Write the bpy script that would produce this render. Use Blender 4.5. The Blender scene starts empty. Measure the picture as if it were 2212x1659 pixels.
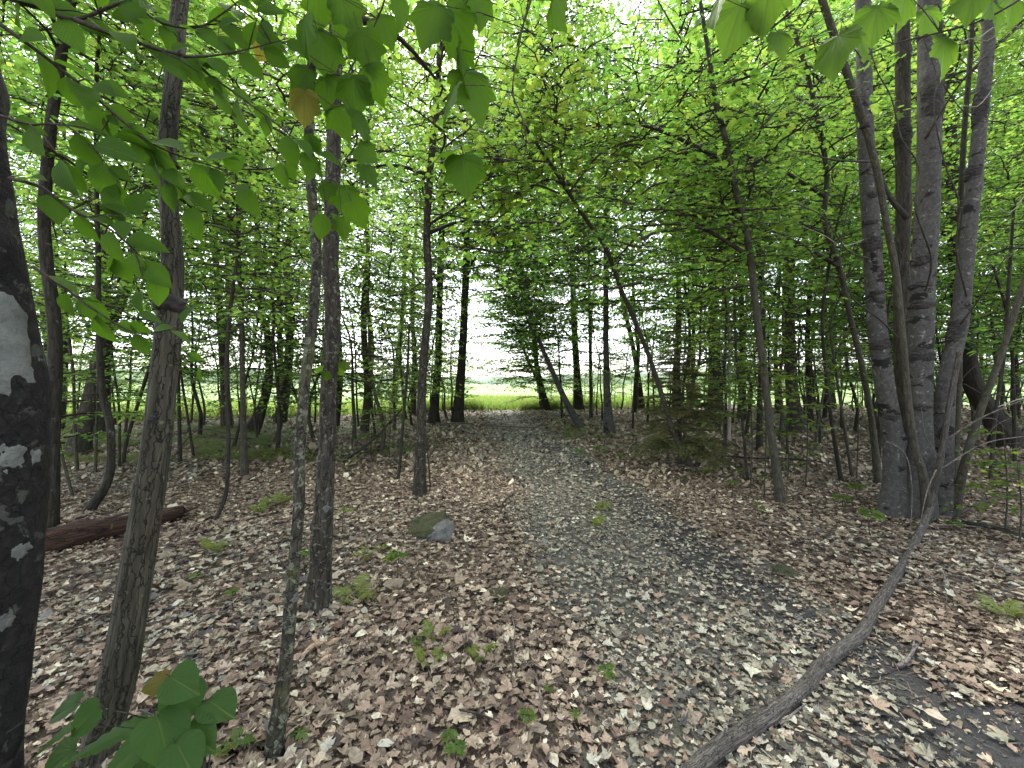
import bpy, math, random
import numpy as np
from mathutils import Vector, noise as mnoise

random.seed(7)
rng = np.random.default_rng(7)
scene = bpy.context.scene
COL = scene.collection

# ------------------------------------------------------------------ camera, light, exposure
CAM_Z = 1.55
F = 860.0                       # focal length in units of a 2212 px wide picture
cam_data = bpy.data.cameras.new("camera")
cam_data.sensor_width = 36.0
cam_data.lens = 36.0 * F / 2212.0
cam_data.clip_start = 0.05
cam_data.clip_end = 9000.0
cam = bpy.data.objects.new("camera", cam_data)
cam.location = (0, 0, CAM_Z)
cam.rotation_euler = (math.radians(90), 0, 0)
COL.objects.link(cam)
scene.camera = cam

SUN_EL, SUN_AZ = math.radians(60), math.radians(335)
world = bpy.data.worlds.new("World")
scene.world = world
world.use_nodes = True
wn, wl = world.node_tree.nodes, world.node_tree.links
wn.clear()
w_out = wn.new("ShaderNodeOutputWorld")
w_bg = wn.new("ShaderNodeBackground")
w_sky = wn.new("ShaderNodeTexSky")
w_sky.sky_type = 'NISHITA'
w_sky.sun_disc = False
w_sky.sun_elevation = SUN_EL
w_sky.sun_rotation = SUN_AZ
w_sky.dust_density = 2.0
w_sky.air_density = 1.0
w_sky.ozone_density = 1.0
w_hsv = wn.new("ShaderNodeHueSaturation")
w_hsv.inputs['Saturation'].default_value = 0.35
w_bg.inputs['Strength'].default_value = 0.09
wl.new(w_sky.outputs[0], w_hsv.inputs['Color'])
wl.new(w_hsv.outputs[0], w_bg.inputs['Color'])
wl.new(w_bg.outputs[0], w_out.inputs['Surface'])

sun_data = bpy.data.lights.new("sun", 'SUN')
sun_data.energy = 1.5
sun_data.angle = math.radians(40)
sun_data.color = (1.0, 0.96, 0.9)
sun = bpy.data.objects.new("sun", sun_data)
sun.rotation_euler = (math.pi / 2 - SUN_EL, 0, math.pi - SUN_AZ)
COL.objects.link(sun)

scene.view_settings.view_transform = 'Standard'
scene.view_settings.look = 'None'
scene.view_settings.exposure = 3.22
scene.view_settings.gamma = 1.0
scene.view_settings.use_curve_mapping = False
scene.render.engine = 'CYCLES'
scene.cycles.max_bounces = 9
scene.cycles.diffuse_bounces = 7
scene.cycles.glossy_bounces = 2
scene.cycles.transmission_bounces = 5
scene.cycles.transparent_max_bounces = 4
scene.cycles.caustics_reflective = False
scene.cycles.caustics_refractive = False
scene.cycles.use_denoising = True


# ------------------------------------------------------------------ where things stand
def gz(x, y):
    """height of the ground (works on arrays)"""
    x = np.asarray(x, float); y = np.asarray(y, float)
    near = np.clip(1.2 - np.hypot(x, y) / 60.0, 0, 1)
    h = 0.035 * np.sin(x * 0.9 + 1.3) * np.cos(y * 0.7 + 0.4) + 0.05 * np.sin(x * 0.33 + y * 0.21 + 2.0)
    h += 0.015 * np.sin(x * 2.3 + y * 1.7) + 0.012 * np.cos(x * 1.9 - y * 2.6 + 1.0)
    h += -0.05 * np.exp(-((x - path_c(y)) / 1.1) ** 2)
    return h * near


PY = np.array([-400, -8, 0, 1.6, 3, 5, 8, 15, 22, 26])
PX = np.array([60, 2.6, 1.6, 1.35, 1.15, 0.95, 0.8, 0.05, -0.5, -0.8])


def path_c(y):
    return np.interp(y, PY, PX)


def at(px, py, Y):
    return np.array([(px - 1106) / F * Y, Y, CAM_Z - (py - 829.5) / F * Y])


def base_depth(px, py):
    Y = F * CAM_Z / max(py - 829.5, 8)
    for _ in range(8):
        z = float(gz((px - 1106) / F * Y, Y))
        Y = F * (CAM_Z - z) / max(py - 829.5, 8)
    return Y


def smooth_noise(x, y, s, seed=0):
    x = np.asarray(x) / s + seed * 13.7; y = np.asarray(y) / s - seed * 7.1
    return (np.sin(x * 1.7 + 1.3 * np.sin(y * 1.1)) + np.sin(y * 2.1 + 1.7 * np.sin(x * 0.9 + 0.5)) + np.sin((x + y) * 1.3 + 0.7 * np.sin(x * 2.3))) / 3


# ------------------------------------------------------------------ mesh building
class MB:
    def __init__(self):
        self.v, self.f, self.n = [], [], 0          # f: (array of faces k-gon, material index, smooth)
        self.uv = []
        self.col = []
        self.bco = {}

    def add(self, verts, faces, mat=0, smooth=True, uv=None, col=None):
        verts = np.asarray(verts, np.float32).reshape(-1, 3)
        for arr in faces:
            arr = np.asarray(arr, np.int64)
            if len(arr):
                self.f.append((arr + self.n, mat, smooth))
        self.v.append(verts)
        self.uv.append(np.zeros((len(verts), 2), np.float32) if uv is None else np.asarray(uv, np.float32))
        self.col.append(np.ones((len(verts), 3), np.float32) if col is None else np.asarray(col, np.float32))
        self.n += len(verts)

    def mesh(self, name, mats, want_uv=False, want_col=False):
        me = bpy.data.meshes.new(name)
        V = np.concatenate(self.v)
        me.vertices.add(len(V))
        me.vertices.foreach_set("co", V.ravel())
        loops = np.concatenate([a.ravel() for a, m, s in self.f])
        tot = np.concatenate([np.full(len(a), a.shape[1]) for a, m, s in self.f])
        mi = np.concatenate([np.full(len(a), m) for a, m, s in self.f])
        sm = np.concatenate([np.full(len(a), s) for a, m, s in self.f])
        start = np.concatenate([[0], np.cumsum(tot)[:-1]])
        me.loops.add(len(loops))
        me.loops.foreach_set("vertex_index", loops.astype(np.int32))
        me.polygons.add(len(tot))
        me.polygons.foreach_set("loop_start", start.astype(np.int32))
        me.polygons.foreach_set("material_index", mi.astype(np.int32))
        me.polygons.foreach_set("use_smooth", sm.astype(bool))
        for m in mats:
            me.materials.append(m)
        if want_uv:
            lay = me.uv_layers.new(name="leaf_map")
            lay.data.foreach_set("uv", np.concatenate(self.uv)[loops].astype(np.float32).ravel())
        if want_col:
            at_ = me.attributes.new("tint", 'FLOAT_COLOR', 'POINT')
            c = np.concatenate(self.col)
            at_.data.foreach_set("color", np.hstack([c, np.ones((len(c), 1), np.float32)]).astype(np.float32).ravel())
        if not (want_uv or want_col):
            c = V.copy()
            for st, arr in self.bco.items(): c[st:st + len(arr)] = arr
            ba = me.attributes.new("barkco", 'FLOAT_VECTOR', 'POINT')
            ba.data.foreach_set("vector", c.astype(np.float32).ravel())
        me.update(calc_edges=True)
        me.validate()
        return me


def link(name, data, parent=None, loc=None):
    o = bpy.data.objects.new(name, data)
    COL.objects.link(o)
    if parent is not None:
        o.parent = parent
    if loc is not None:
        o.location = loc
    return o


def tag(o, label=None, cat=None, group=None, kind=None):
    if label: o["label"] = label
    if cat: o["category"] = cat
    if group: o["group"] = group
    if kind: o["kind"] = kind
    return o


def thing(name, label, cat, loc=(0, 0, 0), group=None):
    o = link(name, None, None, tuple(float(c) for c in loc))
    o.empty_display_size = 0.1
    return tag(o, label, cat, group)


def norm(a):
    a = np.asarray(a, float)
    return a / np.maximum(np.linalg.norm(a, axis=-1, keepdims=True), 1e-9)


def spline(pts, rad, step):
    """Catmull-Rom through points, resampled about every `step`"""
    P = np.asarray(pts, float); R = np.asarray(rad, float)
    if len(P) == 2:
        n = max(2, int(np.linalg.norm(P[1] - P[0]) / step) + 1)
        t = np.linspace(0, 1, n)[:, None]
        return P[0] + (P[1] - P[0]) * t, R[0] + (R[1] - R[0]) * t[:, 0]
    A = np.vstack([2 * P[0] - P[1], P, 2 * P[-1] - P[-2]])
    out, ro = [], []
    for i in range(1, len(A) - 2):
        n = max(1, int(round(np.linalg.norm(A[i + 1] - A[i]) / step)))
        for k in range(n):
            t = k / n
            p = 0.5 * (2 * A[i] + (A[i + 1] - A[i - 1]) * t + (2 * A[i - 1] - 5 * A[i] + 4 * A[i + 1] - A[i + 2]) * t * t
                       + (3 * A[i] - A[i - 1] - 3 * A[i + 1] + A[i + 2]) * t ** 3)
            out.append(p); ro.append(R[i - 1] + (R[i] - R[i - 1]) * t)
    out.append(P[-1]); ro.append(R[-1])
    return np.array(out), np.array(ro)


def tube(pts, rad, sides=8, rough=0.0, seed=0, lobes=0.0, cap=True, knots=0):
    P = np.asarray(pts, float); R = np.asarray(rad, float)
    n = len(P)
    T = norm(np.gradient(P, axis=0))
    ref = np.array([1.0, 0, 0]) if abs(T[0][0]) < 0.8 else np.array([0, 1.0, 0])
    u = norm(np.cross(T[0], ref)); U = [u]
    for i in range(1, n):
        u = norm(u - T[i] * np.dot(u, T[i])); U.append(u)
    U = np.array(U); Vv = np.cross(T, U)
    a = np.linspace(0, 2 * np.pi, sides, endpoint=False)
    rr = np.repeat(R[:, None], sides, 1)
    if rough:
        s = np.concatenate([[0], np.cumsum(np.linalg.norm(np.diff(P, axis=0), axis=1))])
        S, A_ = np.meshgrid(s, a, indexing='ij')
        rm = max(R.mean(), 0.01)
        nz = (np.sin(3 * A_ + seed + 1.5 * np.sin(S * 1.3 / rm * 0.12 + seed)) * 0.5 + np.sin(S * 0.45 / rm + 2 * np.sin(A_ * 2 + seed)) * 0.35
              + np.sin(7 * A_ + S * 0.25 / rm + seed * 2) * 0.3 + np.sin(S * 1.7 / rm + A_ * 5 + seed * 3) * 0.2)
        rr = rr * (1 + rough * nz)
        r_ = np.random.default_rng(seed + 77)
        for _ in range(knots):
            s0, a0 = r_.uniform(0, s[-1]), r_.uniform(0, 6.28)
            d = ((S - s0) / (rm * 0.9)) ** 2 + (2 * np.sin((A_ - a0) / 2) / 0.6) ** 2
            rr = rr + rm * 0.35 * np.exp(-d)
    if lobes:
        fall = np.exp(-np.arange(n) / max(n * 0.12, 2))[:, None]
        rr = rr * (1 + lobes * fall * (0.55 + 0.45 * np.sin(5 * a + seed))[None])
    ring = P[:, None] + rr[..., None] * (np.cos(a)[None, :, None] * U[:, None] + np.sin(a)[None, :, None] * Vv[:, None])
    verts = ring.reshape(-1, 3)
    i, j = np.meshgrid(np.arange(n - 1), np.arange(sides), indexing='ij')
    j2 = (j + 1) % sides
    q = np.stack([i * sides + j, i * sides + j2, (i + 1) * sides + j2, (i + 1) * sides + j], -1).reshape(-1, 4)
    tris = np.zeros((0, 3), int)
    if cap:
        verts = np.vstack([verts, P[-1] + T[-1] * R[-1] * 0.3, P[0] - T[0] * R[0] * 0.3])
        k = np.arange(sides)
        top = np.stack([(n - 1) * sides + k, (n - 1) * sides + (k + 1) % sides, np.full(sides, n * sides)], -1)
        bot = np.stack([(k + 1) % sides, k, np.full(sides, n * sides + 1)], -1)
        tris = np.vstack([top, bot])
    return verts, [q, tris]


# ------------------------------------------------------------------ materials
def nt(name):
    m = bpy.data.materials.new(name)
    m.use_nodes = True
    n, l = m.node_tree.nodes, m.node_tree.links
    n.clear()
    return m, n, l


def ramp(n, stops, interp='LINEAR'):
    r = n.new("ShaderNodeValToRGB")
    r.color_ramp.interpolation = interp
    e = r.color_ramp.elements
    e[0].position, e[0].color = stops[0][0], (*stops[0][1], 1)
    e[1].position, e[1].color = stops[-1][0], (*stops[-1][1], 1)
    for p, c in stops[1:-1]:
        k = e.new(p); k.color = (*c, 1)
    return r


def mixc(n, l, fac, a, b, mode='MIX'):
    m = n.new("ShaderNodeMix"); m.data_type = 'RGBA'; m.blend_type = mode
    for sock, val in ((m.inputs[0], fac), (m.inputs[6], a), (m.inputs[7], b)):
        if isinstance(val, bpy.types.NodeSocket): l.new(val, sock)
        elif isinstance(val, (int, float)): sock.default_value = val
        else: sock.default_value = (*val, 1)
    return m.outputs[2]


def noise_tex(n, l, vec, scale, detail=4, rough=0.6, dist=0.0):
    t = n.new("ShaderNodeTexNoise")
    t.inputs['Scale'].default_value = scale; t.inputs['Detail'].default_value = detail
    t.inputs['Roughness'].default_value = rough; t.inputs['Distortion'].default_value = dist
    if vec is not None: l.new(vec, t.inputs['Vector'])
    return t


def thresh(n, l, val, lo, hi):
    m = n.new("ShaderNodeMapRange"); m.clamp = True
    m.inputs['From Min'].default_value = lo; m.inputs['From Max'].default_value = hi
    l.new(val, m.inputs['Value'])
    return m.outputs[0]


def mapping(n, l, scale):
    tc = n.new("ShaderNodeTexCoord"); mp = n.new("ShaderNodeMapping")
    mp.inputs['Scale'].default_value = scale
    l.new(tc.outputs['Object'], mp.inputs['Vector'])
    return tc.outputs['Object'], mp.outputs[0]


def bark(name, dark, light, ridge=40.0, stretch=0.12, lichen=(0.45, 0.46, 0.38), lich_amt=0.5, lich_scale=9.0,
         moss=None, band=None, bump=0.6, rough=0.9, big=None, crackw=0.055):
    m, n, l = nt(name)
    ba = n.new("ShaderNodeAttribute"); ba.attribute_name = "barkco"; raw = ba.outputs['Vector']
    mp0 = n.new("ShaderNodeMapping"); mp0.inputs['Scale'].default_value = (1, 1, stretch); l.new(raw, mp0.inputs['Vector']); st = mp0.outputs[0]
    out = n.new("ShaderNodeOutputMaterial"); p = n.new("ShaderNodeBsdfPrincipled")
    p.inputs['Roughness'].default_value = rough
    p.inputs['Specular IOR Level'].default_value = 0.25
    t1 = noise_tex(n, l, st, ridge, 5, 0.65, 0.15)
    col = ramp(n, [(0.32, dark), (0.55, tuple((a + b) / 2 for a, b in zip(dark, light))), (0.72, light)])
    l.new(t1.outputs[0], col.inputs[0])
    c = col.outputs[0]
    vo = n.new("ShaderNodeTexVoronoi"); vo.feature = 'DISTANCE_TO_EDGE'; vo.inputs['Scale'].default_value = ridge * .75
    wv = n.new("ShaderNodeVectorMath"); wv.operation = 'ADD'; tw = noise_tex(n, l, raw, 25, 3, .6); sc_ = n.new("ShaderNodeVectorMath"); sc_.operation = 'SCALE'; sc_.inputs['Scale'].default_value = .03
    l.new(tw.outputs['Color'], sc_.inputs[0]); l.new(st, wv.inputs[0]); l.new(sc_.outputs[0], wv.inputs[1]); l.new(wv.outputs[0], vo.inputs['Vector'])
    ck = thresh(n, l, vo.outputs['Distance'], 0.0, crackw)
    c = mixc(n, l, ck, tuple(x * .55 for x in dark), c)
    hsum = n.new("ShaderNodeMath"); hsum.operation = 'MULTIPLY_ADD'; hsum.inputs[1].default_value = .6; l.new(ck, hsum.inputs[0]); l.new(t1.outputs[0], hsum.inputs[2])
    t2 = noise_tex(n, l, raw, 3.0, 3, 0.6)
    c = mixc(n, l, thresh(n, l, t2.outputs[0], 0.35, 0.75), c, mixc(n, l, 0.5, c, dark), 'MIX')
    if moss:
        tm = noise_tex(n, l, raw, 5.0, 4, 0.7)
        c = mixc(n, l, thresh(n, l, tm.outputs[0], 0.5, 0.66), c, moss)
    if band:            # dark cankers that run across the stem
        mp2 = n.new("ShaderNodeMapping"); mp2.inputs['Scale'].default_value = (1.3, 1.3, 2.2); l.new(raw, mp2.inputs['Vector'])
        tb = noise_tex(n, l, mp2.outputs[0], 2.2, 5, 0.65, 0.4)
        c = mixc(n, l, thresh(n, l, tb.outputs[0], 0.575, 0.605), c, band)
        mp3 = n.new("ShaderNodeMapping"); mp3.inputs['Scale'].default_value = (1, 1, 6); l.new(raw, mp3.inputs['Vector'])
        tl = noise_tex(n, l, mp3.outputs[0], 14, 3, 0.6)
        c = mixc(n, l, thresh(n, l, tl.outputs[0], 0.66, 0.72), c, tuple(x * 1.5 for x in light))
    if lich_amt > 0:
        tv = noise_tex(n, l, raw, lich_scale, 4, 0.62, 0.5)
        tl2 = noise_tex(n, l, raw, lich_scale * 5, 3, 0.6)
        lc = mixc(n, l, tl2.outputs[0], tuple(x * 0.6 for x in lichen), tuple(min(x * 1.25, 0.8) for x in lichen))
        edge = 0.72 - 0.22 * lich_amt
        c = mixc(n, l, thresh(n, l, tv.outputs[0], edge, edge + 0.04), c, lc)
    if big:
        for sc, off, thr, colr in big:
            mpb = n.new("ShaderNodeMapping"); mpb.inputs['Location'].default_value = off; l.new(raw, mpb.inputs['Vector'])
            tb = noise_tex(n, l, mpb.outputs[0], sc, 6, 0.6, 0.3)
            tf = noise_tex(n, l, raw, 60, 3, 0.6)
            cc = mixc(n, l, tf.outputs[0], tuple(x * 0.75 for x in colr), tuple(min(1, x * 1.2) for x in colr))
            c = mixc(n, l, thresh(n, l, tb.outputs[0], thr, thr + 0.05), c, cc)
    l.new(c, p.inputs['Base Color'])
    b = n.new("ShaderNodeBump"); b.inputs['Strength'].default_value = bump; b.inputs['Distance'].default_value = 0.012
    l.new(hsum.outputs[0], b.inputs['Height'])
    l.new(b.outputs[0], p.inputs['Normal'])
    l.new(p.outputs[0], out.inputs[0])
    return m


def leaf_shader(n, l, c, ctrans, trans=0.45, rough=0.45, spec=0.3):
    out = n.new("ShaderNodeOutputMaterial")
    p = n.new("ShaderNodeBsdfPrincipled"); p.inputs['Roughness'].default_value = rough
    p.inputs['Specular IOR Level'].default_value = spec
    t = n.new("ShaderNodeBsdfTranslucent"); mx = n.new("ShaderNodeMixShader")
    mx.inputs[0].default_value = trans
    l.new(c, p.inputs['Base Color']); l.new(ctrans, t.inputs['Color'])
    l.new(p.outputs[0], mx.inputs[1]); l.new(t.outputs[0], mx.inputs[2])
    l.new(mx.outputs[0], out.inputs[0])
    return p


def crown_leaf(name, stops, tgain=(3.7, 3.2, 2.1), trans=0.57):
    m, n, l = nt(name)
    g = n.new("ShaderNodeNewGeometry"); oi = n.new("ShaderNodeObjectInfo")
    r = ramp(n, stops); l.new(g.outputs['Random Per Island'], r.inputs[0])
    hs = n.new("ShaderNodeHueSaturation")
    mr = n.new("ShaderNodeMapRange"); mr.inputs['To Min'].default_value = 0.485; mr.inputs['To Max'].default_value = 0.51
    l.new(oi.outputs['Random'], mr.inputs['Value']); l.new(mr.outputs[0], hs.inputs['Hue'])
    l.new(r.outputs[0], hs.inputs['Color'])
    c = hs.outputs[0]
    ct = mixc(n, l, 1.0, c, tgain, 'MULTIPLY')
    leaf_shader(n, l, c, ct, trans)
    return m


M = {}
GREEN = [(0.0, (0.040, 0.098, 0.020)), (0.45, (0.058, 0.130, 0.028)), (0.85, (0.080, 0.155, 0.034)), (1.0, (0.105, 0.170, 0.034))]
M['leaf'] = crown_leaf("green_leaf", GREEN)
M['leaf_light'] = crown_leaf("young_leaf", [(0.0, (0.045, 0.095, 0.018)), (0.5, (0.06, 0.12, 0.022)), (1.0, (0.09, 0.14, 0.03))])
M['needle'] = crown_leaf("spruce_needle", [(0.0, (0.06, 0.085, 0.026)), (0.6, (0.10, 0.12, 0.040)), (1.0, (0.19, 0.13, 0.06))], (1.5, 1.5, 1.2), 0.2)
M['grass'] = crown_leaf("grass_blade", [(0.0, (0.07, 0.13, 0.035)), (0.6, (0.10, 0.17, 0.05)), (1.0, (0.18, 0.20, 0.08))], (2.6, 2.3, 1.5), 0.45)
M['fern'] = crown_leaf("fern_leaf", [(0.0, (0.075, 0.12, 0.022)), (0.6, (0.11, 0.155, 0.03)), (1.0, (0.15, 0.165, 0.04))], (2.4, 2.2, 1.4), 0.45)


def veined_leaf(name, kind, base, dark, tgain=(2.7, 2.6, 1.4)):
    """a big near leaf: uv x across (-.5...5 -> 0..1), y along"""
    m, n, l = nt(name)
    uv = n.new("ShaderNodeUVMap"); uv.uv_map = "leaf_map"
    sep = n.new("ShaderNodeSeparateXYZ"); l.new(uv.outputs[0], sep.inputs[0])

    def math_(op, a, b=None):
        q = n.new("ShaderNodeMath"); q.operation = op
        for i, v in enumerate((a, b)):
            if v is None: continue
            if isinstance(v, (int, float)): q.inputs[i].default_value = v
            else: l.new(v, q.inputs[i])
        return q.outputs[0]
    ax = math_('ABSOLUTE', math_('SUBTRACT', sep.outputs[0], 0.5))
    if kind == 'beech':
        ph = math_('MULTIPLY', math_('SUBTRACT', sep.outputs[1], math_('MULTIPLY', ax, 1.1)), 10.0)
    else:
        ang = math_('ARCTAN2', ax, math_('ADD', sep.outputs[1], 0.02))
        ph = math_('MULTIPLY', ang, 3.3)
    fr = math_('ABSOLUTE', math_('SUBTRACT', math_('FRACT', ph), 0.5))
    vein = thresh(n, l, fr, 0.44, 0.5)
    mid = thresh(n, l, ax, 0.022, 0.008)
    oi = n.new("ShaderNodeObjectInfo")
    tn = noise_tex(n, l, uv.outputs[0], 5, 3, 0.6)
    c = mixc(n, l, oi.outputs['Random'], dark, base)
    c = mixc(n, l, math_('MULTIPLY', tn.outputs[0], 0.5), c, tuple(x * 0.7 for x in base))
    cv = mixc(n, l, math_('MULTIPLY', vein, 0.5), c, (0.07, 0.12, 0.02))
    cv = mixc(n, l, math_('MULTIPLY', mid, 0.7), cv, (0.09, 0.13, 0.03))
    ct = mixc(n, l, 1.0, c, tgain, 'MULTIPLY')
    ct = mixc(n, l, math_('MULTIPLY', math_('MAXIMUM', vein, mid), 0.55), ct, tuple(x * 0.8 for x in base))
    p = leaf_shader(n, l, cv, ct, 0.5, 0.55, 0.12)
    b = n.new("ShaderNodeBump"); b.inputs['Strength'].default_value = 0.5; b.inputs['Distance'].default_value = 0.003
    l.new(fr, b.inputs['Height']); l.new(b.outputs[0], p.inputs['Normal'])
    return m


M['beech'] = veined_leaf("beech_leaf", 'beech', (0.044, 0.100, 0.010), (0.028, 0.070, 0.007))
M['maple'] = veined_leaf("maple_leaf", 'maple', (0.042, 0.095, 0.009), (0.026, 0.065, 0.006))
M['maple_dark'] = veined_leaf("seedling_leaf", 'maple', (0.042, 0.092, 0.022), (0.028, 0.068, 0.017))
M['maple_bright'] = veined_leaf("bright_maple_leaf", 'maple', (0.058, 0.115, 0.014), (0.042, 0.092, 0.012))
M['maple_red'] = veined_leaf("bronze_maple_leaf", 'maple', (0.11, 0.12, 0.025), (0.10, 0.085, 0.02))

M['bark_moss'] = bark("black_lichened_bark", (0.003, 0.003, 0.003), (0.022, 0.021, 0.018), 34, 0.8, (0.040, 0.043, 0.034), 0.6, 17.0,
                      bump=1.0, crackw=.02, big=[(9.0, (0.4, 1.1, 0.32), 0.68, (0.11, 0.12, 0.105))])
M['bark_ridged'] = bark("ridged_grey_bark", (0.020, 0.019, 0.013), (0.115, 0.108, 0.078), 62, 0.085, (0.12, 0.13, 0.08), 0.3, 24, bump=1.0)
M['bark_spot'] = bark("spotted_dark_bark", (0.015, 0.0145, 0.010), (0.082, 0.079, 0.056), 45, 0.4, (0.13, 0.14, 0.10), 0.75, 36, bump=0.8, moss=(0.06, 0.065, 0.025))
M['bark_spot2'] = bark("spotted_brown_bark", (0.014, 0.0125, 0.0095), (0.076, 0.068, 0.050), 40, 0.25, (0.12, 0.125, 0.09), 0.6, 40, bump=0.9)
M['bark_smooth'] = bark("smooth_grey_bark", (0.032, 0.031, 0.028), (0.098, 0.095, 0.088), 30, 0.8, (0.15, 0.15, 0.135), 0.45, 16, band=(0.010, 0.009, 0.008), bump=0.35, crackw=0.012)
M['bark_brown'] = bark("brown_grey_bark", (0.024, 0.021, 0.016), (0.098, 0.086, 0.066), 40, 0.16, (0.14, 0.15, 0.11), 0.3, 15, bump=0.8)
M['bark_dark'] = bark("dark_bark", (0.013, 0.012, 0.009), (0.062, 0.054, 0.042), 40, 0.14, (0.11, 0.115, 0.085), 0.22, 14, bump=0.8)
M['bark_slim'] = bark("slim_sapling_bark", (0.025, 0.023, 0.016), (0.085, 0.08, 0.058), 40, 0.3, (0.17, 0.18, 0.14), 0.25, 30, bump=0.3)
M['twig'] = bark("twig_bark", (0.022, 0.018, 0.014), (0.075, 0.06, 0.045), 60, 0.5, (0.2, 0.2, 0.16), 0.0, bump=0.1)
M['dead'] = bark("grey_dead_wood", (0.07, 0.06, 0.052), (0.24, 0.215, 0.19), 50, 0.5, (0.3, 0.3, 0.26), 0.1, 12, bump=0.8)
M['pale_twig'] = bark("pale_dead_twig", (0.2, 0.18, 0.15), (0.42, 0.39, 0.34), 60, 0.5, lich_amt=0.0, bump=0.1)
M['pole'] = bark("pole_bark", (0.030, 0.027, 0.023), (0.165, 0.150, 0.128), 110, 0.10, (0.3, 0.29, 0.26), 0.14, 20, bump=0.9)
M['rot'] = bark("rotten_red_wood", (0.012, 0.007, 0.005), (0.085, 0.042, 0.028), 34, 0.12, (0.07, 0.075, 0.035), 0.3, 8, bump=1.0)
M['wood_chip'] = bark("split_pale_wood", (0.22, 0.15, 0.09), (0.5, 0.4, 0.28), 50, 0.5, lich_amt=0, bump=0.4)


def tinted(name, rough=0.7, spec=0.25, trans=0.1):
    m, n, l = nt(name)
    a = n.new("ShaderNodeAttribute"); a.attribute_name = "tint"
    tc = n.new("ShaderNodeTexCoord")
    t = noise_tex(n, l, tc.outputs['Object'], 55, 4, 0.65)
    c = mixc(n, l, thresh(n, l, t.outputs[0], 0.35, 0.75), a.outputs['Color'], mixc(n, l, 0.6, a.outputs['Color'], (0.045, 0.032, 0.024)))
    leaf_shader(n, l, c, c, trans, rough, spec)
    return m


M['litter'] = tinted("dead_leaf")

m, n, l = nt("forest_soil")
raw, _ = mapping(n, l, (1, 1, 1))
out = n.new("ShaderNodeOutputMaterial"); p = n.new("ShaderNodeBsdfPrincipled"); p.inputs['Roughness'].default_value = 0.9
t = noise_tex(n, l, raw, 18, 8, 0.75); v = n.new("ShaderNodeTexVoronoi"); v.inputs['Scale'].default_value = 13; l.new(raw, v.inputs['Vector'])
c1 = ramp(n, [(0.35, (0.022, 0.016, 0.011)), (0.55, (0.07, 0.05, 0.034)), (0.75, (0.16, 0.115, 0.08))]); l.new(t.outputs[0], c1.inputs[0])
sepc = n.new("ShaderNodeSeparateColor"); l.new(v.outputs['Color'], sepc.inputs[0])
c2 = ramp(n, [(0, (0.03, 0.02, 0.014)), (0.5, (0.11, 0.075, 0.05)), (1, (0.24, 0.18, 0.13))]); l.new(sepc.outputs[0], c2.inputs[0])
l.new(mixc(n, l, 0.55, c1.outputs[0], c2.outputs[0]), p.inputs['Base Color'])
b = n.new("ShaderNodeBump"); b.inputs['Strength'].default_value = 0.8; b.inputs['Distance'].default_value = 0.03
l.new(t.outputs[0], b.inputs['Height']); l.new(b.outputs[0], p.inputs['Normal']); l.new(p.outputs[0], out.inputs[0])
M['soil'] = m

m, n, l = nt("wet_path_mud")
raw, _ = mapping(n, l, (1, 1, 1))
out = n.new("ShaderNodeOutputMaterial"); p = n.new("ShaderNodeBsdfPrincipled"); p.inputs['Roughness'].default_value = 0.62
t = noise_tex(n, l, raw, 9, 8, 0.7); t2 = noise_tex(n, l, raw, 60, 4, 0.7)
c1 = ramp(n, [(0.3, (0.010, 0.010, 0.010)), (0.55, (0.024, 0.023, 0.022)), (0.8, (0.050, 0.047, 0.042))]); l.new(t.outputs[0], c1.inputs[0])
l.new(c1.outputs[0], p.inputs['Base Color'])
b = n.new("ShaderNodeBump"); b.inputs['Strength'].default_value = 1.0; b.inputs['Distance'].default_value = 0.025
l.new(t2.outputs[0], b.inputs['Height']); l.new(b.outputs[0], p.inputs['Normal']); l.new(p.outputs[0], out.inputs[0])
M['mud'] = m

m, n, l = nt("meadow_turf")
raw, _ = mapping(n, l, (1, 1, 1))
out = n.new("ShaderNodeOutputMaterial"); p = n.new("ShaderNodeBsdfPrincipled"); p.inputs['Roughness'].default_value = 0.9
t = noise_tex(n, l, raw, 0.12, 6, 0.65); t2 = noise_tex(n, l, raw, 5, 6, 0.7)
c1 = ramp(n, [(0.3, (0.075, 0.13, 0.028)), (0.55, (0.10, 0.165, 0.036)), (0.75, (0.14, 0.185, 0.055))]); l.new(t.outputs[0], c1.inputs[0])
l.new(mixc(n, l, t2.outputs[0], c1.outputs[0], (0.09, 0.15, 0.03)), p.inputs['Base Color'])
b = n.new("ShaderNodeBump"); b.inputs['Strength'].default_value = 0.5; b.inputs['Distance'].default_value = 0.1
l.new(t2.outputs[0], b.inputs['Height']); l.new(b.outputs[0], p.inputs['Normal']); l.new(p.outputs[0], out.inputs[0])
M['turf'] = m

m, n, l = nt("wooded_hillside")
raw, _ = mapping(n, l, (1, 1, 1))
out = n.new("ShaderNodeOutputMaterial"); p = n.new("ShaderNodeBsdfPrincipled"); p.inputs['Roughness'].default_value = 1
t = noise_tex(n, l, raw, 0.06, 6, 0.7)
c1 = ramp(n, [(0.35, (0.03, 0.055, 0.03)), (0.7, (0.07, 0.11, 0.05))]); l.new(t.outputs[0], c1.inputs[0])
l.new(c1.outputs[0], p.inputs['Base Color']); l.new(p.outputs[0], out.inputs[0])
M['hill'] = m


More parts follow.
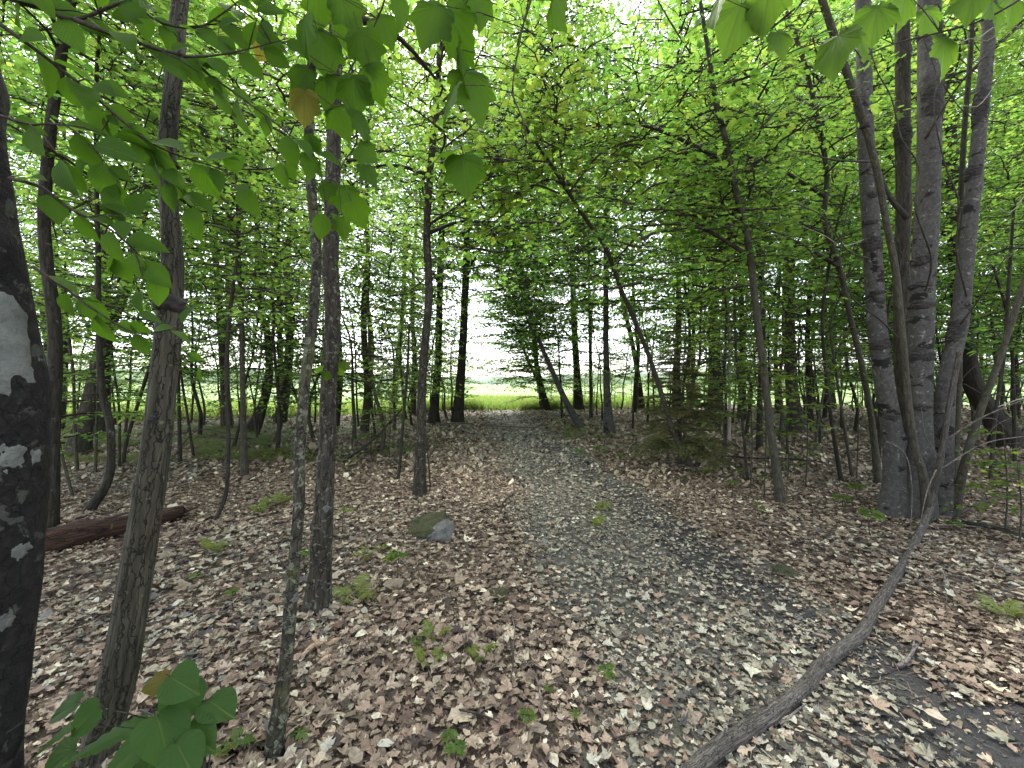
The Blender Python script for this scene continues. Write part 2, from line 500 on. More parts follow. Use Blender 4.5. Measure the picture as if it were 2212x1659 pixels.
def rock(name, a, b_, mossy=0.0):
    m, n, l = nt(name)
    raw, _ = mapping(n, l, (1, 1, 1))
    out = n.new("ShaderNodeOutputMaterial"); p = n.new("ShaderNodeBsdfPrincipled"); p.inputs['Roughness'].default_value = 0.9
    t = noise_tex(n, l, raw, 14, 8, 0.7); t2 = noise_tex(n, l, raw, 50, 5, 0.7)
    c1 = ramp(n, [(0.3, a), (0.7, b_)]); l.new(t.outputs[0], c1.inputs[0])
    l.new(c1.outputs[0], p.inputs['Base Color'])
    b = n.new("ShaderNodeBump"); b.inputs['Strength'].default_value = 0.8; b.inputs['Distance'].default_value = 0.012
    l.new(t2.outputs[0], b.inputs['Height']); l.new(b.outputs[0], p.inputs['Normal']); l.new(p.outputs[0], out.inputs[0])
    return m


M['rock'] = rock("grey_schist", (0.045, 0.045, 0.042), (0.15, 0.15, 0.14))
M['moss'] = rock("olive_moss", (0.006, 0.009, 0.002), (0.045, 0.050, 0.010))

# ------------------------------------------------------------------ the setting
def axis_steps(fine_lo, fine_hi, fine, far):
    a = list(np.arange(fine_lo, fine_hi + 1e-6, fine))
    s = fine
    while a[-1] < far:
        s *= 1.18; a.append(a[-1] + s)
    s = fine
    while a[0] > -far:
        s *= 1.18; a.insert(0, a[0] - s)
    return np.array(a)


def grid_faces(nr, nc):
    i, j = np.meshgrid(np.arange(nr - 1), np.arange(nc - 1), indexing='ij')
    return np.stack([i * nc + j, i * nc + j + 1, (i + 1) * nc + j + 1, (i + 1) * nc + j], -1).reshape(-1, 4)


xs, ys = axis_steps(-10, 10, 0.2, 3500), axis_steps(-1, 16, 0.2, 3500)
Yg, Xg = np.meshgrid(ys, xs, indexing='ij')
mb = MB()
mb.add(np.stack([Xg, Yg, gz(Xg, Yg)], -1), [grid_faces(len(ys), len(xs))])
tag(link("ground", mb.mesh("ground", [M['soil']])), "brown leaf strewn forest floor under the trees", None, None, "structure")

# the track, a worn strip that runs from beside the camera to the meadow
rows = np.arange(-3, 24.5, 0.15)
nc = 21
tt = np.linspace(-1, 1, nc)
PXm = np.zeros((len(rows), nc)); PYm = np.repeat(rows[:, None], nc, 1)
for i, y in enumerate(rows):
    wl_ = 1.05 + 0.18 * smooth_noise(y, 0, 0.5, 3) + 0.08 * smooth_noise(y, 0, 0.17, 4)
    wr_ = 1.12 + 0.18 * smooth_noise(y, 0, 0.5, 5) + 0.08 * smooth_noise(y, 0, 0.15, 6)
    PXm[i] = path_c(y) + np.where(tt < 0, tt * wl_, tt * wr_)
mb = MB()
mb.add(np.stack([PXm, PYm, gz(PXm, PYm) + 0.006], -1), [grid_faces(len(rows), nc)])
m, n, l = nt("trodden_grit")
raw, _ = mapping(n, l, (1, 1, 1))
out = n.new("ShaderNodeOutputMaterial"); p = n.new("ShaderNodeBsdfPrincipled"); p.inputs['Roughness'].default_value = 0.9
t = noise_tex(n, l, raw, 7, 8, 0.75); t2 = noise_tex(n, l, raw, 90, 5, 0.75)
c1 = ramp(n, [(0.3, (0.032, 0.033, 0.024)), (0.55, (0.092, 0.094, 0.068)), (0.8, (0.17, 0.172, 0.128))]); l.new(t.outputs[0], c1.inputs[0])
c2 = ramp(n, [(0.35, (0.035, 0.033, 0.027)), (0.7, (0.19, 0.18, 0.14))]); l.new(t2.outputs[0], c2.inputs[0])
l.new(mixc(n, l, 0.5, c1.outputs[0], c2.outputs[0]), p.inputs['Base Color'])
b = n.new("ShaderNodeBump"); b.inputs['Strength'].default_value = 0.9; b.inputs['Distance'].default_value = 0.02
l.new(t2.outputs[0], b.inputs['Height']); l.new(b.outputs[0], p.inputs['Normal']); l.new(p.outputs[0], out.inputs[0])
M['grit'] = m
rb = MB()
ry_ = np.arange(.7, 13, .08); rt_ = np.linspace(-1, 1, 11)
rc_ = np.interp(ry_, [.8, 1.3, 1.85, 2.45, 3.0, 4.0, 5.3, 6.0, 8.0, 12.0, 20], [2.6, 2.3, 2.05, 2.05, 1.82, 1.78, 1.72, 1.55, 1.35, .55, -.1])
rw_ = np.interp(ry_, [1, 1.9, 2.6, 6, 13], [.62, .5, .28, .24, .3])
RXm = rc_[:, None] + np.where(rt_ < 0, rt_ * (rw_ * (1 + .45 * smooth_noise(ry_, 0, .16, 3) + .2 * smooth_noise(ry_, 0, .06, 5)))[:, None], rt_ * (rw_ * (1 + .45 * smooth_noise(ry_, 0, .19, 8) + .2 * smooth_noise(ry_, 0, .05, 6)))[:, None])
RYm = np.repeat(ry_[:, None], 11, 1)
rb.add(np.stack([RXm, RYm, gz(RXm, RYm) + .011], -1), [grid_faces(len(ry_), 11)])
tag(link("path_mud", rb.mesh("path_mud", [M['mud']])), "dark wet muddy rut along the right side of the track", None, None, "structure")
tag(link("path", mb.mesh("path", [M['grit']])), "grey gritty track leading through the woods to the meadow", None, None, "structure")


def field_edge(x):
    return np.interp(x, [-400, -40, -16, -8, -3, 3, 6, 12, 60, 400], [14, 14, 16, 20, 23.5, 23.5, 25, 28, 30, 30])


fx = axis_steps(-40, 40, 1.0, 3000)
fs = np.concatenate([[0, .3, .8, 1.5, 2.5, 4, 6, 9, 13, 20, 30, 50, 80], np.geomspace(120, 3200, 14)])
FX, FS = np.meshgrid(fx, fs, indexing='xy')
FY = field_edge(FX) + 0.4 * smooth_noise(FX, 0, 1.1, 2) + FS
mb = MB()
mb.add(np.stack([FX, FY, gz(FX, FY) + 0.02 + 0.0035 * np.clip(FY - 30, 0, 300)], -1), [grid_faces(len(fs), len(fx))])
tag(link("field", mb.mesh("field", [M['turf']])), "bright green open meadow beyond the trees", None, None, "structure")

ha = np.linspace(math.radians(20), math.radians(160), 220)
hh = 14 + 9 * smooth_noise(ha * 100, 0, 22, 1) + 3.0 * smooth_noise(ha * 100, 0, 2.3, 2) + 1.6 * smooth_noise(ha * 100, 0, 0.5, 3)
mb = MB()
prof = [(700, -2), (760, 0.45), (860, 0.85), (1000, 1.0), (1300, 0.8)]
HV = np.array([[[r * math.cos(a), r * math.sin(a), (h * 1.9 * k if k > 0 else -2)] for a, h in zip(ha, hh)] for r, k in prof])
mb.add(HV, [grid_faces(len(prof), len(ha))])
tag(link("hills", mb.mesh("hills", [M['hill']])), "low wooded hills on the horizon beyond the meadow", None, None, "structure")

# ------------------------------------------------------------------ leaf shapes (length 1 along +y, normal +z)
def T_simple():
    v = np.array([(0, 0, 0), (-.36, .30, .07), (-.29, .66, .05), (0, 1, -.10), (.29, .66, .05), (.36, .30, .07)])
    return v, [np.array([[0, 3, 2, 1], [0, 5, 4, 3]])], v[:, :2] + [0.5, 0]


def T_maple(teeth=False):
    half = [(0.10, -.04), (.30, .02), (.36, .10), (.55, .26), (.40, .33), (.46, .52), (.62, .60), (.42, .66), (.24, .60), (.20, .74), (.12, .88), (0, 1.06)]
    pts = [(0, 0.0)] + half + [(-x, y) for x, y in half[-2::-1]]
    pts = np.array(pts)
    r = np.hypot(pts[:, 0], pts[:, 1] - .15)
    z = -0.16 * r ** 2 + 0.05 * np.cos(np.arange(len(pts)) * 2.1)
    v = np.vstack([[0, .15, 0.02], np.column_stack([pts, z])])
    k = len(pts)
    f = np.array([[0, 1 + i, 1 + (i + 1) % k] for i in range(k)])
    return v, [f[:, ::-1]], v[:, :2] + [0.5, 0]


def T_beech():
    ts = np.array([0, .12, .28, .45, .62, .80, 1.0])
    w = np.array([0.02, .24, .33, .345, .29, .16, 0.0])
    zb = -0.22 * ts ** 2
    v, uv = [], []
    for t_, w_, z_ in zip(ts, w, zb):
        for s in (-1, 0, 1):
            zz = z_ + (0.10 * abs(s) * w_ / .34 + 0.012 * s * math.sin(t_ * 20))
            v.append((s * w_, t_ + (-.02 if s == 0 else .03) * (0 < t_ < 1), zz)); uv.append((s * w_ + .5, t_))
    f = []
    for i in range(len(ts) - 1):
        a = i * 3
        f += [(a, a + 1, a + 4, a + 3), (a + 1, a + 2, a + 5, a + 4)]
    return np.array(v), [np.array(f)], np.array(uv)


def T_dead(kind, seed, lod):
    """curled dead leaf: a lobed maple outline or a pointed oval"""
    r_ = np.random.default_rng(seed)
    if kind == 'maple' and lod > 0:
        half = [(.07, -.02), (.26, -.03), (.33, .07), (.56, .24), (.36, .30), (.42, .44), (.60, .56), (.38, .60), (.22, .56), (.24, .74), (.12, .84)] if lod == 2 else [(.28, .0), (.54, .24), (.36, .32), (.58, .58), (.22, .58)]
        half = np.array(half)
        pts = np.vstack([[(0, 0)], half * r_.uniform(.8, 1.1, (len(half), 2)), [(0, 1.04)], (half * r_.uniform(.75, 1.1, (len(half), 2)) * [-1, 1])[::-1]])
        c0 = np.array([(0, .22)])
    elif kind == 'maple':
        k = 5; a = np.linspace(0, 2 * np.pi, k, endpoint=False) + r_.uniform(0, 6)
        pts = np.column_stack([np.cos(a), np.sin(a)]) * r_.uniform(.34, .56, (k, 1)); c0 = np.zeros((1, 2))
    else:
        t_ = {2: [.0, .2, .42, .66, .86, 1.0], 1: [0, .3, .7, 1.0], 0: [0, .45, 1.0]}[lod]
        w_ = {2: [0, .22, .30, .25, .12, 0], 1: [0, .27, .24, 0], 0: [0, .3, 0]}[lod]
        pts = np.array([(w, t) for t, w in zip(t_, w_)] + [(-w * r_.uniform(.8, 1.1), t) for t, w in list(zip(t_, w_))[-2:0:-1]]); c0 = np.array([(0, .5)])
    pts = pts - [0, .45]; c0 = c0 - ([0, .45] if kind != 'maple' or lod > 0 else [0, 0])
    x, y = pts[:, 0], pts[:, 1]
    ca = r_.uniform(0, np.pi)
    u = x * np.cos(ca) + y * np.sin(ca); w = -x * np.sin(ca) + y * np.cos(ca)
    z = r_.uniform(.1, 1.1) * u ** 2 - r_.uniform(-.4, .6) * w ** 2 + r_.uniform(-.07, .07, len(pts)) + .25 * np.abs(x)
    v = np.vstack([[c0[0][0], c0[0][1], r_.uniform(-.03, .03)], np.column_stack([x, y, z])]); k = len(pts)
    return v, [np.array([[0, 1 + i, 1 + (i + 1) % k] for i in range(k)])]


SIMPLE, MAPLE, BEECH = T_simple(), T_maple(), T_beech()


def place(mb, tmpl, pos, X, Yv, Z, size, mat=0, col=None, smooth=True):
    v, fs_ = tmpl[0], tmpl[1]
    uv = tmpl[2] if len(tmpl) > 2 else None
    N, K = len(pos), len(v)
    if N == 0: return
    W = pos[:, None] + size[:, None, None] * (v[None, :, 0:1] * X[:, None] + v[None, :, 1:2] * Yv[:, None] + v[None, :, 2:3] * Z[:, None])
    off = (np.arange(N) * K)[:, None, None]
    mb.add(W.reshape(-1, 3), [(f[None] + off).reshape(-1, f.shape[1]) for f in fs_], mat, smooth,
           None if uv is None else np.tile(uv, (N, 1)), None if col is None else np.repeat(col, K, 0))


def frames(axis, up):
    a = norm(axis); x = norm(np.cross(a, up)); return x, a, np.cross(x, a)


# ------------------------------------------------------------------ crowns, shared by many trees
def rotz(d, ang):
    c, s = math.cos(ang), math.sin(ang)
    return np.array([d[0] * c - d[1] * s, d[0] * s + d[1] * c, d[2]])


def make_crown(name, seed, z0, z1, R, limbs, nsec, step, leaf, tmpl, prof, elev=(8, 45), leafmat='leaf', barkmat='twig', droop=0.25, keep=1.0):
    r = np.random.default_rng(seed)
    mb = MB()
    LP, LA, LN = [], [], []
    for i in range(limbs):
        t = (i + r.uniform(0, 1)) / limbs
        az = i * 2.399 + r.uniform(-.5, .5)
        z = z0 + t * (z1 - z0)
        L = R * prof(t) * r.uniform(.65, 1.15)
        el = math.radians(elev[0] + (elev[1] - elev[0]) * t + r.uniform(-10, 14))
        s = np.linspace(0, 1, 7)
        wob = r.uniform(-.35, .35)
        azs = az + wob * s
        d = np.stack([np.cos(azs) * math.cos(el), np.sin(azs) * math.cos(el), np.full(7, math.sin(el))], -1)
        P = np.array([0, 0, z]) + d * (s * L)[:, None]
        P[:, 2] -= droop * L * s ** 2
        P[1:-1] += r.normal(0, .02 * L, (5, 3))
        v, f = tube(P, np.linspace(.011 * L + .004, .003, 7), 4, cap=False)
        mb.add(v, f, 1)
        for k in range(nsec):
            sk = 0.12 + 0.86 * (k + r.uniform(0, .9)) / nsec
            p0 = np.array([np.interp(sk, s, P[:, c]) for c in range(3)])
            side = 1 if k % 2 else -1
            l2 = L * (.50 - .30 * sk) * r.uniform(.7, 1.2) + .12
            d2 = rotz(np.array([math.cos(az), math.sin(az), 0]), side * r.uniform(.55, 1.15))
            d2[2] = r.uniform(-.12, .22); d2 = norm(d2)
            s2 = np.linspace(0, 1, 4)
            P2 = p0 + d2 * (s2 * l2)[:, None]; P2[:, 2] -= .12 * l2 * s2 ** 2
            v, f = tube(P2, np.linspace(.006, .002, 4), 3, cap=False)
            mb.add(v, f, 1)
            m_ = max(3, int(l2 / step))
            tl = (np.arange(m_) + r.uniform(0, 1, m_)) / m_
            pp = np.stack([np.interp(tl, s2, P2[:, c]) for c in range(3)], -1)
            sg = np.where(np.arange(m_) % 2 == 0, 1, -1)
            ang = sg * r.uniform(.3, 1.5, m_)
            ax = np.stack([d2[0] * np.cos(ang) - d2[1] * np.sin(ang), d2[0] * np.sin(ang) + d2[1] * np.cos(ang), r.uniform(-.65, .1, m_)], -1)
            pp = pp + norm(ax) * r.uniform(.02, .16, m_)[:, None] * np.array([1, 1, .5])
            LP.append(pp); LA.append(ax)
            LN.append(np.array([0, 0, 1.0]) + r.normal(0, .34, (m_, 3)))
    LP, LA, LN = np.concatenate(LP), np.concatenate(LA), np.concatenate(LN)
    if keep < 1:
        q = r.uniform(size=len(LP)) < keep; LP, LA, LN = LP[q], LA[q], LN[q]
    X, A, N = frames(LA, LN)
    place(mb, tmpl, LP, X, A, N, leaf * r.uniform(.65, 1.2, len(LP)))
    return mb.mesh(name, [M[leafmat], M[barkmat]])


tallp = lambda t: 0.55 + 0.9 * t * (1 - t) * 2 - 0.25 * t
flatp = lambda t: 1.0 - 0.45 * t
CR = {}
CR['tall'] = [make_crown("tall_crown", 100 + i, 0, 8.5, 2.7, 52, 11, .045, .105, SIMPLE, tallp, (0, 50), keep=.78) for i in range(5)]
CR['under'] = [make_crown("understory_crown", 200 + i, 0, 3.6, 1.7, 26, 9, .042, .09, SIMPLE, flatp, (0, 35), keep=.66) for i in range(5)]
CR['near'] = [make_crown("maple_crown", 300 + i, 0, 3.2, 1.6, 22, 8, .055, .088, MAPLE, flatp, (5, 35), keep=.42) for i in range(4)]
CR['bush'] = [make_crown("shrub_crown", 450 + i, 0.1, 2.2, 1.5, 20, 8, .05, .085, SIMPLE, lambda t: 1.0 - .3 * t, (5, 55), 'leaf_light', keep=.8) for i in range(3)]
CR['small'] = [make_crown("sapling_crown", 400 + i, 0, .75, .48, 7, 4, .075, .075, MAPLE, flatp, (5, 30), 'leaf_light') for i in range(4)]


# ------------------------------------------------------------------ trees
def slim(px):
    """a stem off the lens axis looks wider than it is"""
    return 1 / math.sqrt(1 + ((px - 1106) / F) ** 2)


def trunk_path(pts, widths, dys=None, Y0=None, top=None):
    """pts: from the base upwards in picture units; turned into points of the place"""
    bx, by = pts[0]
    Y = Y0 or base_depth(bx, by)
    dys = dys or [0] * len(pts)
    P, R = [], []
    for (px, py), w, d in zip(pts, widths, dys):
        P.append(at(px, py, Y + d)); R.append(w / 2 / F * (Y + d) * slim(px))
    P, R = np.array(P), np.array(R)
    if Y0: pass
    # foot below the litter
    if Y0 is None:
        P[0][2] = float(gz(P[0][0], P[0][1]))
        P = np.vstack([P[0] - [0, 0, .12], P]); R = np.concatenate([[R[0] * 1.05], R])
    else:
        g = float(gz(P[0][0], P[0][1]))
        if P[0][2] > g:
            d = P[0] - P[1]; d = d / abs(d[2]) * (P[0][2] - g + .12); foot = P[0] + d * np.array([.6, .6, 1]) 
            P = np.vstack([foot, P]); R = np.concatenate([[R[0] * 1.1], R])
    if top and P[-1][2] < top:
        d = norm(P[-1] - P[-2]); d = norm(d + np.array([0, 0, .6]))
        ln = (top - P[-1][2]) / d[2]
        mid = P[-1] + d * ln * .5 + np.array([.06, .05, 0]) * ln * .3
        P = np.vstack([P, mid, P[-1] + d * ln]); R = np.concatenate([R, [R[-1] * .75, R[-1] * .42]])
    return P, R


def z_on(P, z):
    k = np.argsort(P[:, 2])
    return np.array([np.interp(z, P[k, 2], P[k, 0]), np.interp(z, P[k, 2], P[k, 1]), z])


def add_crown(root, kind, p, scale, rz=None, name="crown", zs=1.0):
    me = CR[kind][random.randrange(len(CR[kind]))]
    o = link(name, me, root, tuple(np.asarray(p) - np.array(root.location)))
    o.rotation_euler = (random.uniform(-.08, .08), random.uniform(-.08, .08), random.uniform(0, 6.28) if rz is None else rz)
    o.scale = (scale, scale, scale * zs)
    return o


def local(P, root):
    return np.asarray(P) - np.array(root.location)


def put_tube(name, P, R, mat, root, step, sides, rough=.05, seed=0, lobes=0, knots=0):
    Q, RR = spline(P, R, step)
    mb = MB()
    v, f = tube(local(Q, root), RR, sides, rough, seed, lobes, True, knots)
    mb.add(v, f)
    s_ = np.concatenate([[0], np.cumsum(np.linalg.norm(np.diff(Q, axis=0), axis=1))])
    a_ = np.linspace(0, 2 * np.pi, sides, endpoint=False)
    bc = np.stack([RR[:, None] * np.cos(a_), RR[:, None] * np.sin(a_), np.repeat(s_[:, None], sides, 1)], -1).reshape(-1, 3)
    bc = np.vstack([bc, [[0, 0, s_[-1]]], [[0, 0, 0]]]) + np.array([Q[0][0] * 3.1, Q[0][1] * 1.7, seed * .37])
    mb.bco[0] = bc
    return link(name, mb.mesh(name, [M[mat]]), root)


def tree(name, label, cat, pts, widths, mat, top=None, Y0=None, dys=None, crowns=(), limbs=3, group=None, sides=12, step=.12, rough=.06, lobes=.6, knots=4, seed=1):
    P, R = trunk_path(pts, widths, dys, Y0, top)
    foot = P[0].copy(); foot[2] = float(gz(foot[0], foot[1]))
    root = thing(name, label, cat, foot, group)
    put_tube("trunk", P, R, mat, root, step, sides, rough, seed, lobes, knots)
    r = random.Random(seed * 31 + 5)
    zt = P[:, 2].max()
    for i in range(limbs):                      # visible side limbs
        z = r.uniform(max(2.2, zt * .32), zt * .95)
        p = z_on(P, z); az = r.uniform(0, 6.28); L = r.uniform(.8, 2.0)
        d = np.array([math.cos(az), math.sin(az), r.uniform(.5, 1.2)])
        q = [p, p + d * L * .35, p + d * L * .7 + [0, 0, .12 * L], p + d * L + np.array([0, 0, .3 * L])]
        rr = float(np.interp(z, P[np.argsort(P[:, 2]), 2], R[np.argsort(P[:, 2])]))
        put_tube("limb", q, [rr * .42, rr * .32, rr * .22, rr * .08], mat, root, .2, 6, .03, i)
    for kind, z, sc in crowns:
        add_crown(root, kind, z_on(P, z), sc)
    return root, P


HERO = []          # feet of the named trees, kept clear when the others are set out


def hero(*a, **k):
    root, P = tree(*a, **k)
    HERO.append((root.location[0], root.location[1]))
    return root, P


# --- close trees
A_root, A_P = hero("maple_tree", "stout black-barked trunk with white lichen patches cut off by the frame edge", "tree",
     [(-62, 1659), (-44, 1450), (-30, 1200), (-33, 1000), (-30, 850), (-42, 700), (-62, 540), (-85, 300), (-100, 100), (-108, -60)],
     [245, 245, 265, 310, 305, 270, 240, 215, 205, 195], 'bark_moss', top=6, Y0=1.12, sides=40, step=.03, rough=.05, lobes=0, knots=10, limbs=0, seed=4)
B_root, B_P = hero("hophornbeam_tree", "leaning ridged grey-brown trunk with a dark knot halfway up", "tree",
     [(205, 1659), (258, 1450), (300, 1200), (332, 1000), (352, 830), (366, 690), (372, 560), (366, 450), (358, 345), (362, 300), (372, 200), (383, 100), (390, 0)],
     [92, 88, 76, 69, 64, 62, 50, 43, 46, 43, 40, 39, 38], 'bark_ridged', top=7, sides=32, step=.03, rough=.03, lobes=.12, knots=9, limbs=2, seed=11)
add_crown(A_root, 'tall', z_on(A_P, 5.6), .7); add_crown(B_root, 'near', z_on(B_P, 5.0), .8)
C_root, C_P = hero("beech_sapling", "slim spotted stem standing in front of the thicker brown trunk", "tree",
     [(592, 1640), (605, 1530), (618, 1430), (630, 1280), (640, 1170), (646, 1080), (647, 970), (657, 849), (667, 758), (678, 660), (684, 550), (674, 425), (667, 300), (673, 150), (684, 20), (694, -60)],
     [44, 34, 30, 28, 26, 25, 24, 24, 24, 23, 23, 22, 22, 20, 19, 18], 'bark_spot', top=5.5, sides=24, step=.03, rough=.05, lobes=.2, knots=6, limbs=2, seed=3)
D_root, D_P = hero("maple_tree", "brown spotted trunk standing just behind the slim spotted stem", "tree",
     [(684, 1325), (692, 1230), (700, 1080), (707, 971), (709, 849), (716, 758), (719, 667), (714, 576), (716, 475), (721, 300), (724, 150), (730, 0)],
     [60, 44, 38, 36, 35, 34, 34, 33, 33, 32, 31, 30], 'bark_spot2', top=8, sides=26, step=.04, rough=.045, lobes=.3, knots=6, limbs=3, seed=21,
     crowns=[('tall', 5.0, .8)])
E_root, E_P = hero("maple_tree", "straight slender dark trunk beside the mossy stone", "tree",
     [(905, 1074), (909, 941), (911, 834), (917, 758), (926, 652), (926, 600), (922, 500), (929, 375), (937, 280), (947, 165), (952, 60)],
     [25, 19, 18, 17, 17, 17, 16, 15, 14, 13, 12], 'bark_spot2', top=8, sides=16, step=.08, limbs=5, seed=8, crowns=[('near', 5.2, 1.0), ('near', 3.8, .7)])

T_ = [
 # name, label, points, widths, bark, top, crowns
 ("maple_tree", "dark upright trunk at the track mouth with a curved dead limb", [(937, 916), (938, 880), (946, 789), (949, 682), (952, 576), (955, 450), (957, 330)], [24, 16, 15, 14, 14, 12, 11], 'bark_dark', 12, [('tall', 5, 1.0)]),
 ("maple_tree", "straight trunk standing where the fallen branch crosses the track end", [(987, 915), (995, 819), (1002, 697), (1007, 576), (1009, 475), (1011, 380)], [20, 17, 16, 15, 14, 12], 'bark_dark', 12, [('tall', 6, 1.0)]),
 ("ash_tree", "grey straight trunk beyond the curved whip sapling, near the meadow", [(492, 925), (483, 789), (474, 667), (468, 591), (464, 450)], [20, 18, 17, 15, 13], 'bark_brown', 11, [('tall', 4.6, .9)]),
 ("maple_sapling", "slender dark pole tree rising from red litter left of the twin stems", [(529, 1032), (526, 940), (524, 819), (521, 667), (516, 576), (514, 400), (512, 300)], [19, 14, 12, 12, 11, 10, 8], 'bark_slim', 6.5, [('near', 3.0, .9), ('under', 4.3, 1.0)]),
 ("maple_tree", "trunk bowed at its foot near the meadow's fern edge", [(543, 935), (565, 880), (580, 819), (578, 728), (565, 676), (559, 591), (556, 450)], [27, 19, 17, 16, 15, 14, 12], 'bark_dark', 10, [('tall', 4.2, .85)]),
 ("maple_tree", "straight grey trunk just beyond the bowed trunk", [(607, 904), (606, 800), (604, 700), (602, 606), (600, 450)], [15, 12, 12, 11, 9], 'bark_brown', 11, [('tall', 4.4, .9)]),
 ("maple_tree", "big leaning trunk with a burl by the meadow edge", [(168, 985), (180, 925), (196, 865), (213, 780), (238, 700), (273, 620), (287, 560), (312, 440), (330, 340), (346, 240)], [52, 40, 34, 32, 31, 27, 25, 24, 22, 20], 'bark_brown', 10, [('tall', 4.6, .9)]),
 ("maple_sapling", "crooked dark stem kinked at knee height behind the rotten log", [(186, 1112), (215, 1072), (237, 1026), (240, 960), (237, 910), (224, 865), (217, 800), (213, 680), (212, 550), (209, 400), (208, 200), (212, 100)], [30, 24, 20, 19, 19, 18, 17, 14, 13, 12, 11, 10], 'bark_dark', 6, [('under', 3.6, .9)]),
 ("maple_tree", "dark trunk half hidden behind the black lichened trunk", [(104, 1150), (112, 950), (118, 720), (100, 560), (95, 450), (107, 300), (120, 200), (135, 100)], [34, 33, 33, 32, 31, 30, 28, 27], 'bark_dark', 8, [('tall', 4.5, .8)]),
 ("maple_tree", "distant pale-barked trunk between the slim stem and the dark upright trunk", [(850, 885), (856, 804), (868, 697), (873, 606), (876, 480)], [13, 12, 11, 10, 9], 'bark_brown', 12, [('tall', 5, .9)]),
 ("cherry_tree", "leaning dark trunk on the verge of the track mouth", [(1180, 888), (1160, 795), (1154, 728), (1139, 658), (1122, 576), (1112, 480)], [17, 11, 10, 9, 9, 7], 'bark_dark', 9, [('under', 3.4, 1.6), ('under', 5.6, 1.4)]),
 ("cherry_tree", "thinner companion stem leaning beside the dark trunk at the track mouth", [(1192, 884), (1172, 846), (1154, 807), (1132, 758), (1112, 700)], [9, 8, 7, 6, 5], 'bark_dark', 5, [('under', 2.6, 1.5)]),
 ("birch_tree", "pale bare-barked trunk leaning over the track's verge", [(1254, 925), (1220, 862), (1193, 801), (1169, 746), (1150, 690)], [15, 12, 11, 9, 7], 'bark_smooth', 6, [('under', 3.2, 1.2)]),
 ("maple_tree", "dark straight trunk beyond the pale leaning trunk", [(1249, 886), (1245, 789), (1240, 697), (1237, 576), (1236, 470)], [18, 14, 13, 12, 10], 'bark_dark', 12, [('tall', 5, 1.0)]),
 ("birch_tree", "tall straight pale grey trunk left of the spruce", [(1316, 937), (1311, 849), (1309, 728), (1309, 576), (1309, 420), (1309, 250), (1310, 100)], [21, 13, 12, 12, 11, 10, 9], 'bark_smooth', 12, [('tall', 5.6, .9)]),
 ("pine_tree", "very thin straight pole between the pale trunk and the dark straight trunk", [(1277, 904), (1275, 789), (1272, 576), (1271, 450)], [7, 6, 6, 5], 'bark_brown', 9, [('under', 5.0, 1.2)]),
 ("maple_tree", "slightly tilted dark stem between the pale trunk and the spruce", [(1384, 885), (1382, 849), (1369, 758), (1351, 676), (1330, 576), (1316, 480), (1309, 400)], [15, 11, 10, 10, 9, 8, 7], 'bark_dark', 9, [('under', 4.2, 1.4)]),
 ("maple_tree", "dark mossy straight trunk right of the spruce", [(1540, 922), (1541, 870), (1540, 758), (1539, 576), (1538, 400), (1538, 225), (1540, 80)], [29, 22, 20, 19, 18, 16, 14], 'bark_spot2', 12, [('tall', 5.2, 1.0)]),
 ("maple_sapling", "smooth olive stem curving up between the spruce and the many-stemmed clump", [(1688, 1093), (1678, 1019), (1664, 926), (1652, 816), (1637, 705), (1623, 576), (1608, 480), (1592, 425), (1566, 300), (1546, 215), (1532, 125), (1512, 0)], [25, 19, 17, 17, 16, 16, 15, 14, 13, 12, 10, 9], 'bark_slim', 6.2, [('near', 3.4, .9), ('near', 4.6, 1.0)]),
 ("maple_sapling", "dark stem standing straight behind the smooth olive stem", [(1641, 974), (1641, 871), (1648, 705), (1645, 600), (1626, 450), (1610, 325), (1582, 240), (1570, 150)], [15, 12, 12, 12, 11, 11, 10, 8], 'bark_dark', 7, [('near', 4.0, 1.1), ('under', 5.2, 1.2)]),
 ("maple_tree", "stout brown trunk in mid woods beside the sunlit sapling leaves", [(1726, 937), (1712, 853), (1706, 724), (1704, 576), (1697, 420), (1695, 250)], [34, 26, 25, 24, 22, 20], 'bark_brown', 12, [('tall', 5.4, 1.0)]),
 ("maple_sapling", "thin reddish dark whip leaning left of the clump", [(1818, 1046), (1796, 908), (1785, 816), (1776, 698), (1785, 613), (1800, 520), (1830, 400)], [11, 9, 8, 8, 7, 6, 5], 'bark_dark', 4.6, [('near', 3.2, .7)]),
 ("maple_sapling", "thin grey whip close by the reddish one", [(1841, 1034), (1828, 950), (1818, 890), (1803, 783), (1795, 700), (1830, 600)], [8, 7, 6, 6, 5, 4], 'bark_slim', 4.2, [('near', 2.9, .6)]),
 ("maple_sapling", "winding olive stem leaning from the clump's foot towards the track", [(1897, 1050), (1888, 950), (1877, 871), (1859, 779), (1833, 668), (1813, 576), (1782, 480), (1786, 375), (1770, 280), (1736, 130), (1696, 20), (1670, -60)], [18, 15, 14, 14, 13, 13, 12, 12, 12, 11, 10, 9], 'bark_slim', 6.5, [('near', 4.2, .9), ('near', 5.4, .9)]),
 ("maple_tree", "massive dark trunk leaning behind the many-stemmed clump", [(2178, 966), (2150, 908), (2103, 834), (2082, 724), (2068, 600), (2060, 450)], [74, 54, 46, 42, 38, 34], 'bark_dark', 10, [('tall', 5.0, 1.0)]),
]
hero_roots = {}
for i, (nm, lb, pts, ws, bk, tp, cr) in enumerate(T_):
    small = nm.endswith("sapling")
    root, P = hero(nm, lb, "sapling" if small else "tree", pts, ws, bk, top=tp, crowns=cr, limbs=6 if small else 5, sides=12, step=.12, seed=40 + i,
                   rough=.04 if small else .06, lobes=.3 if small else .7, knots=3)
    hero_roots[lb] = (root, P)

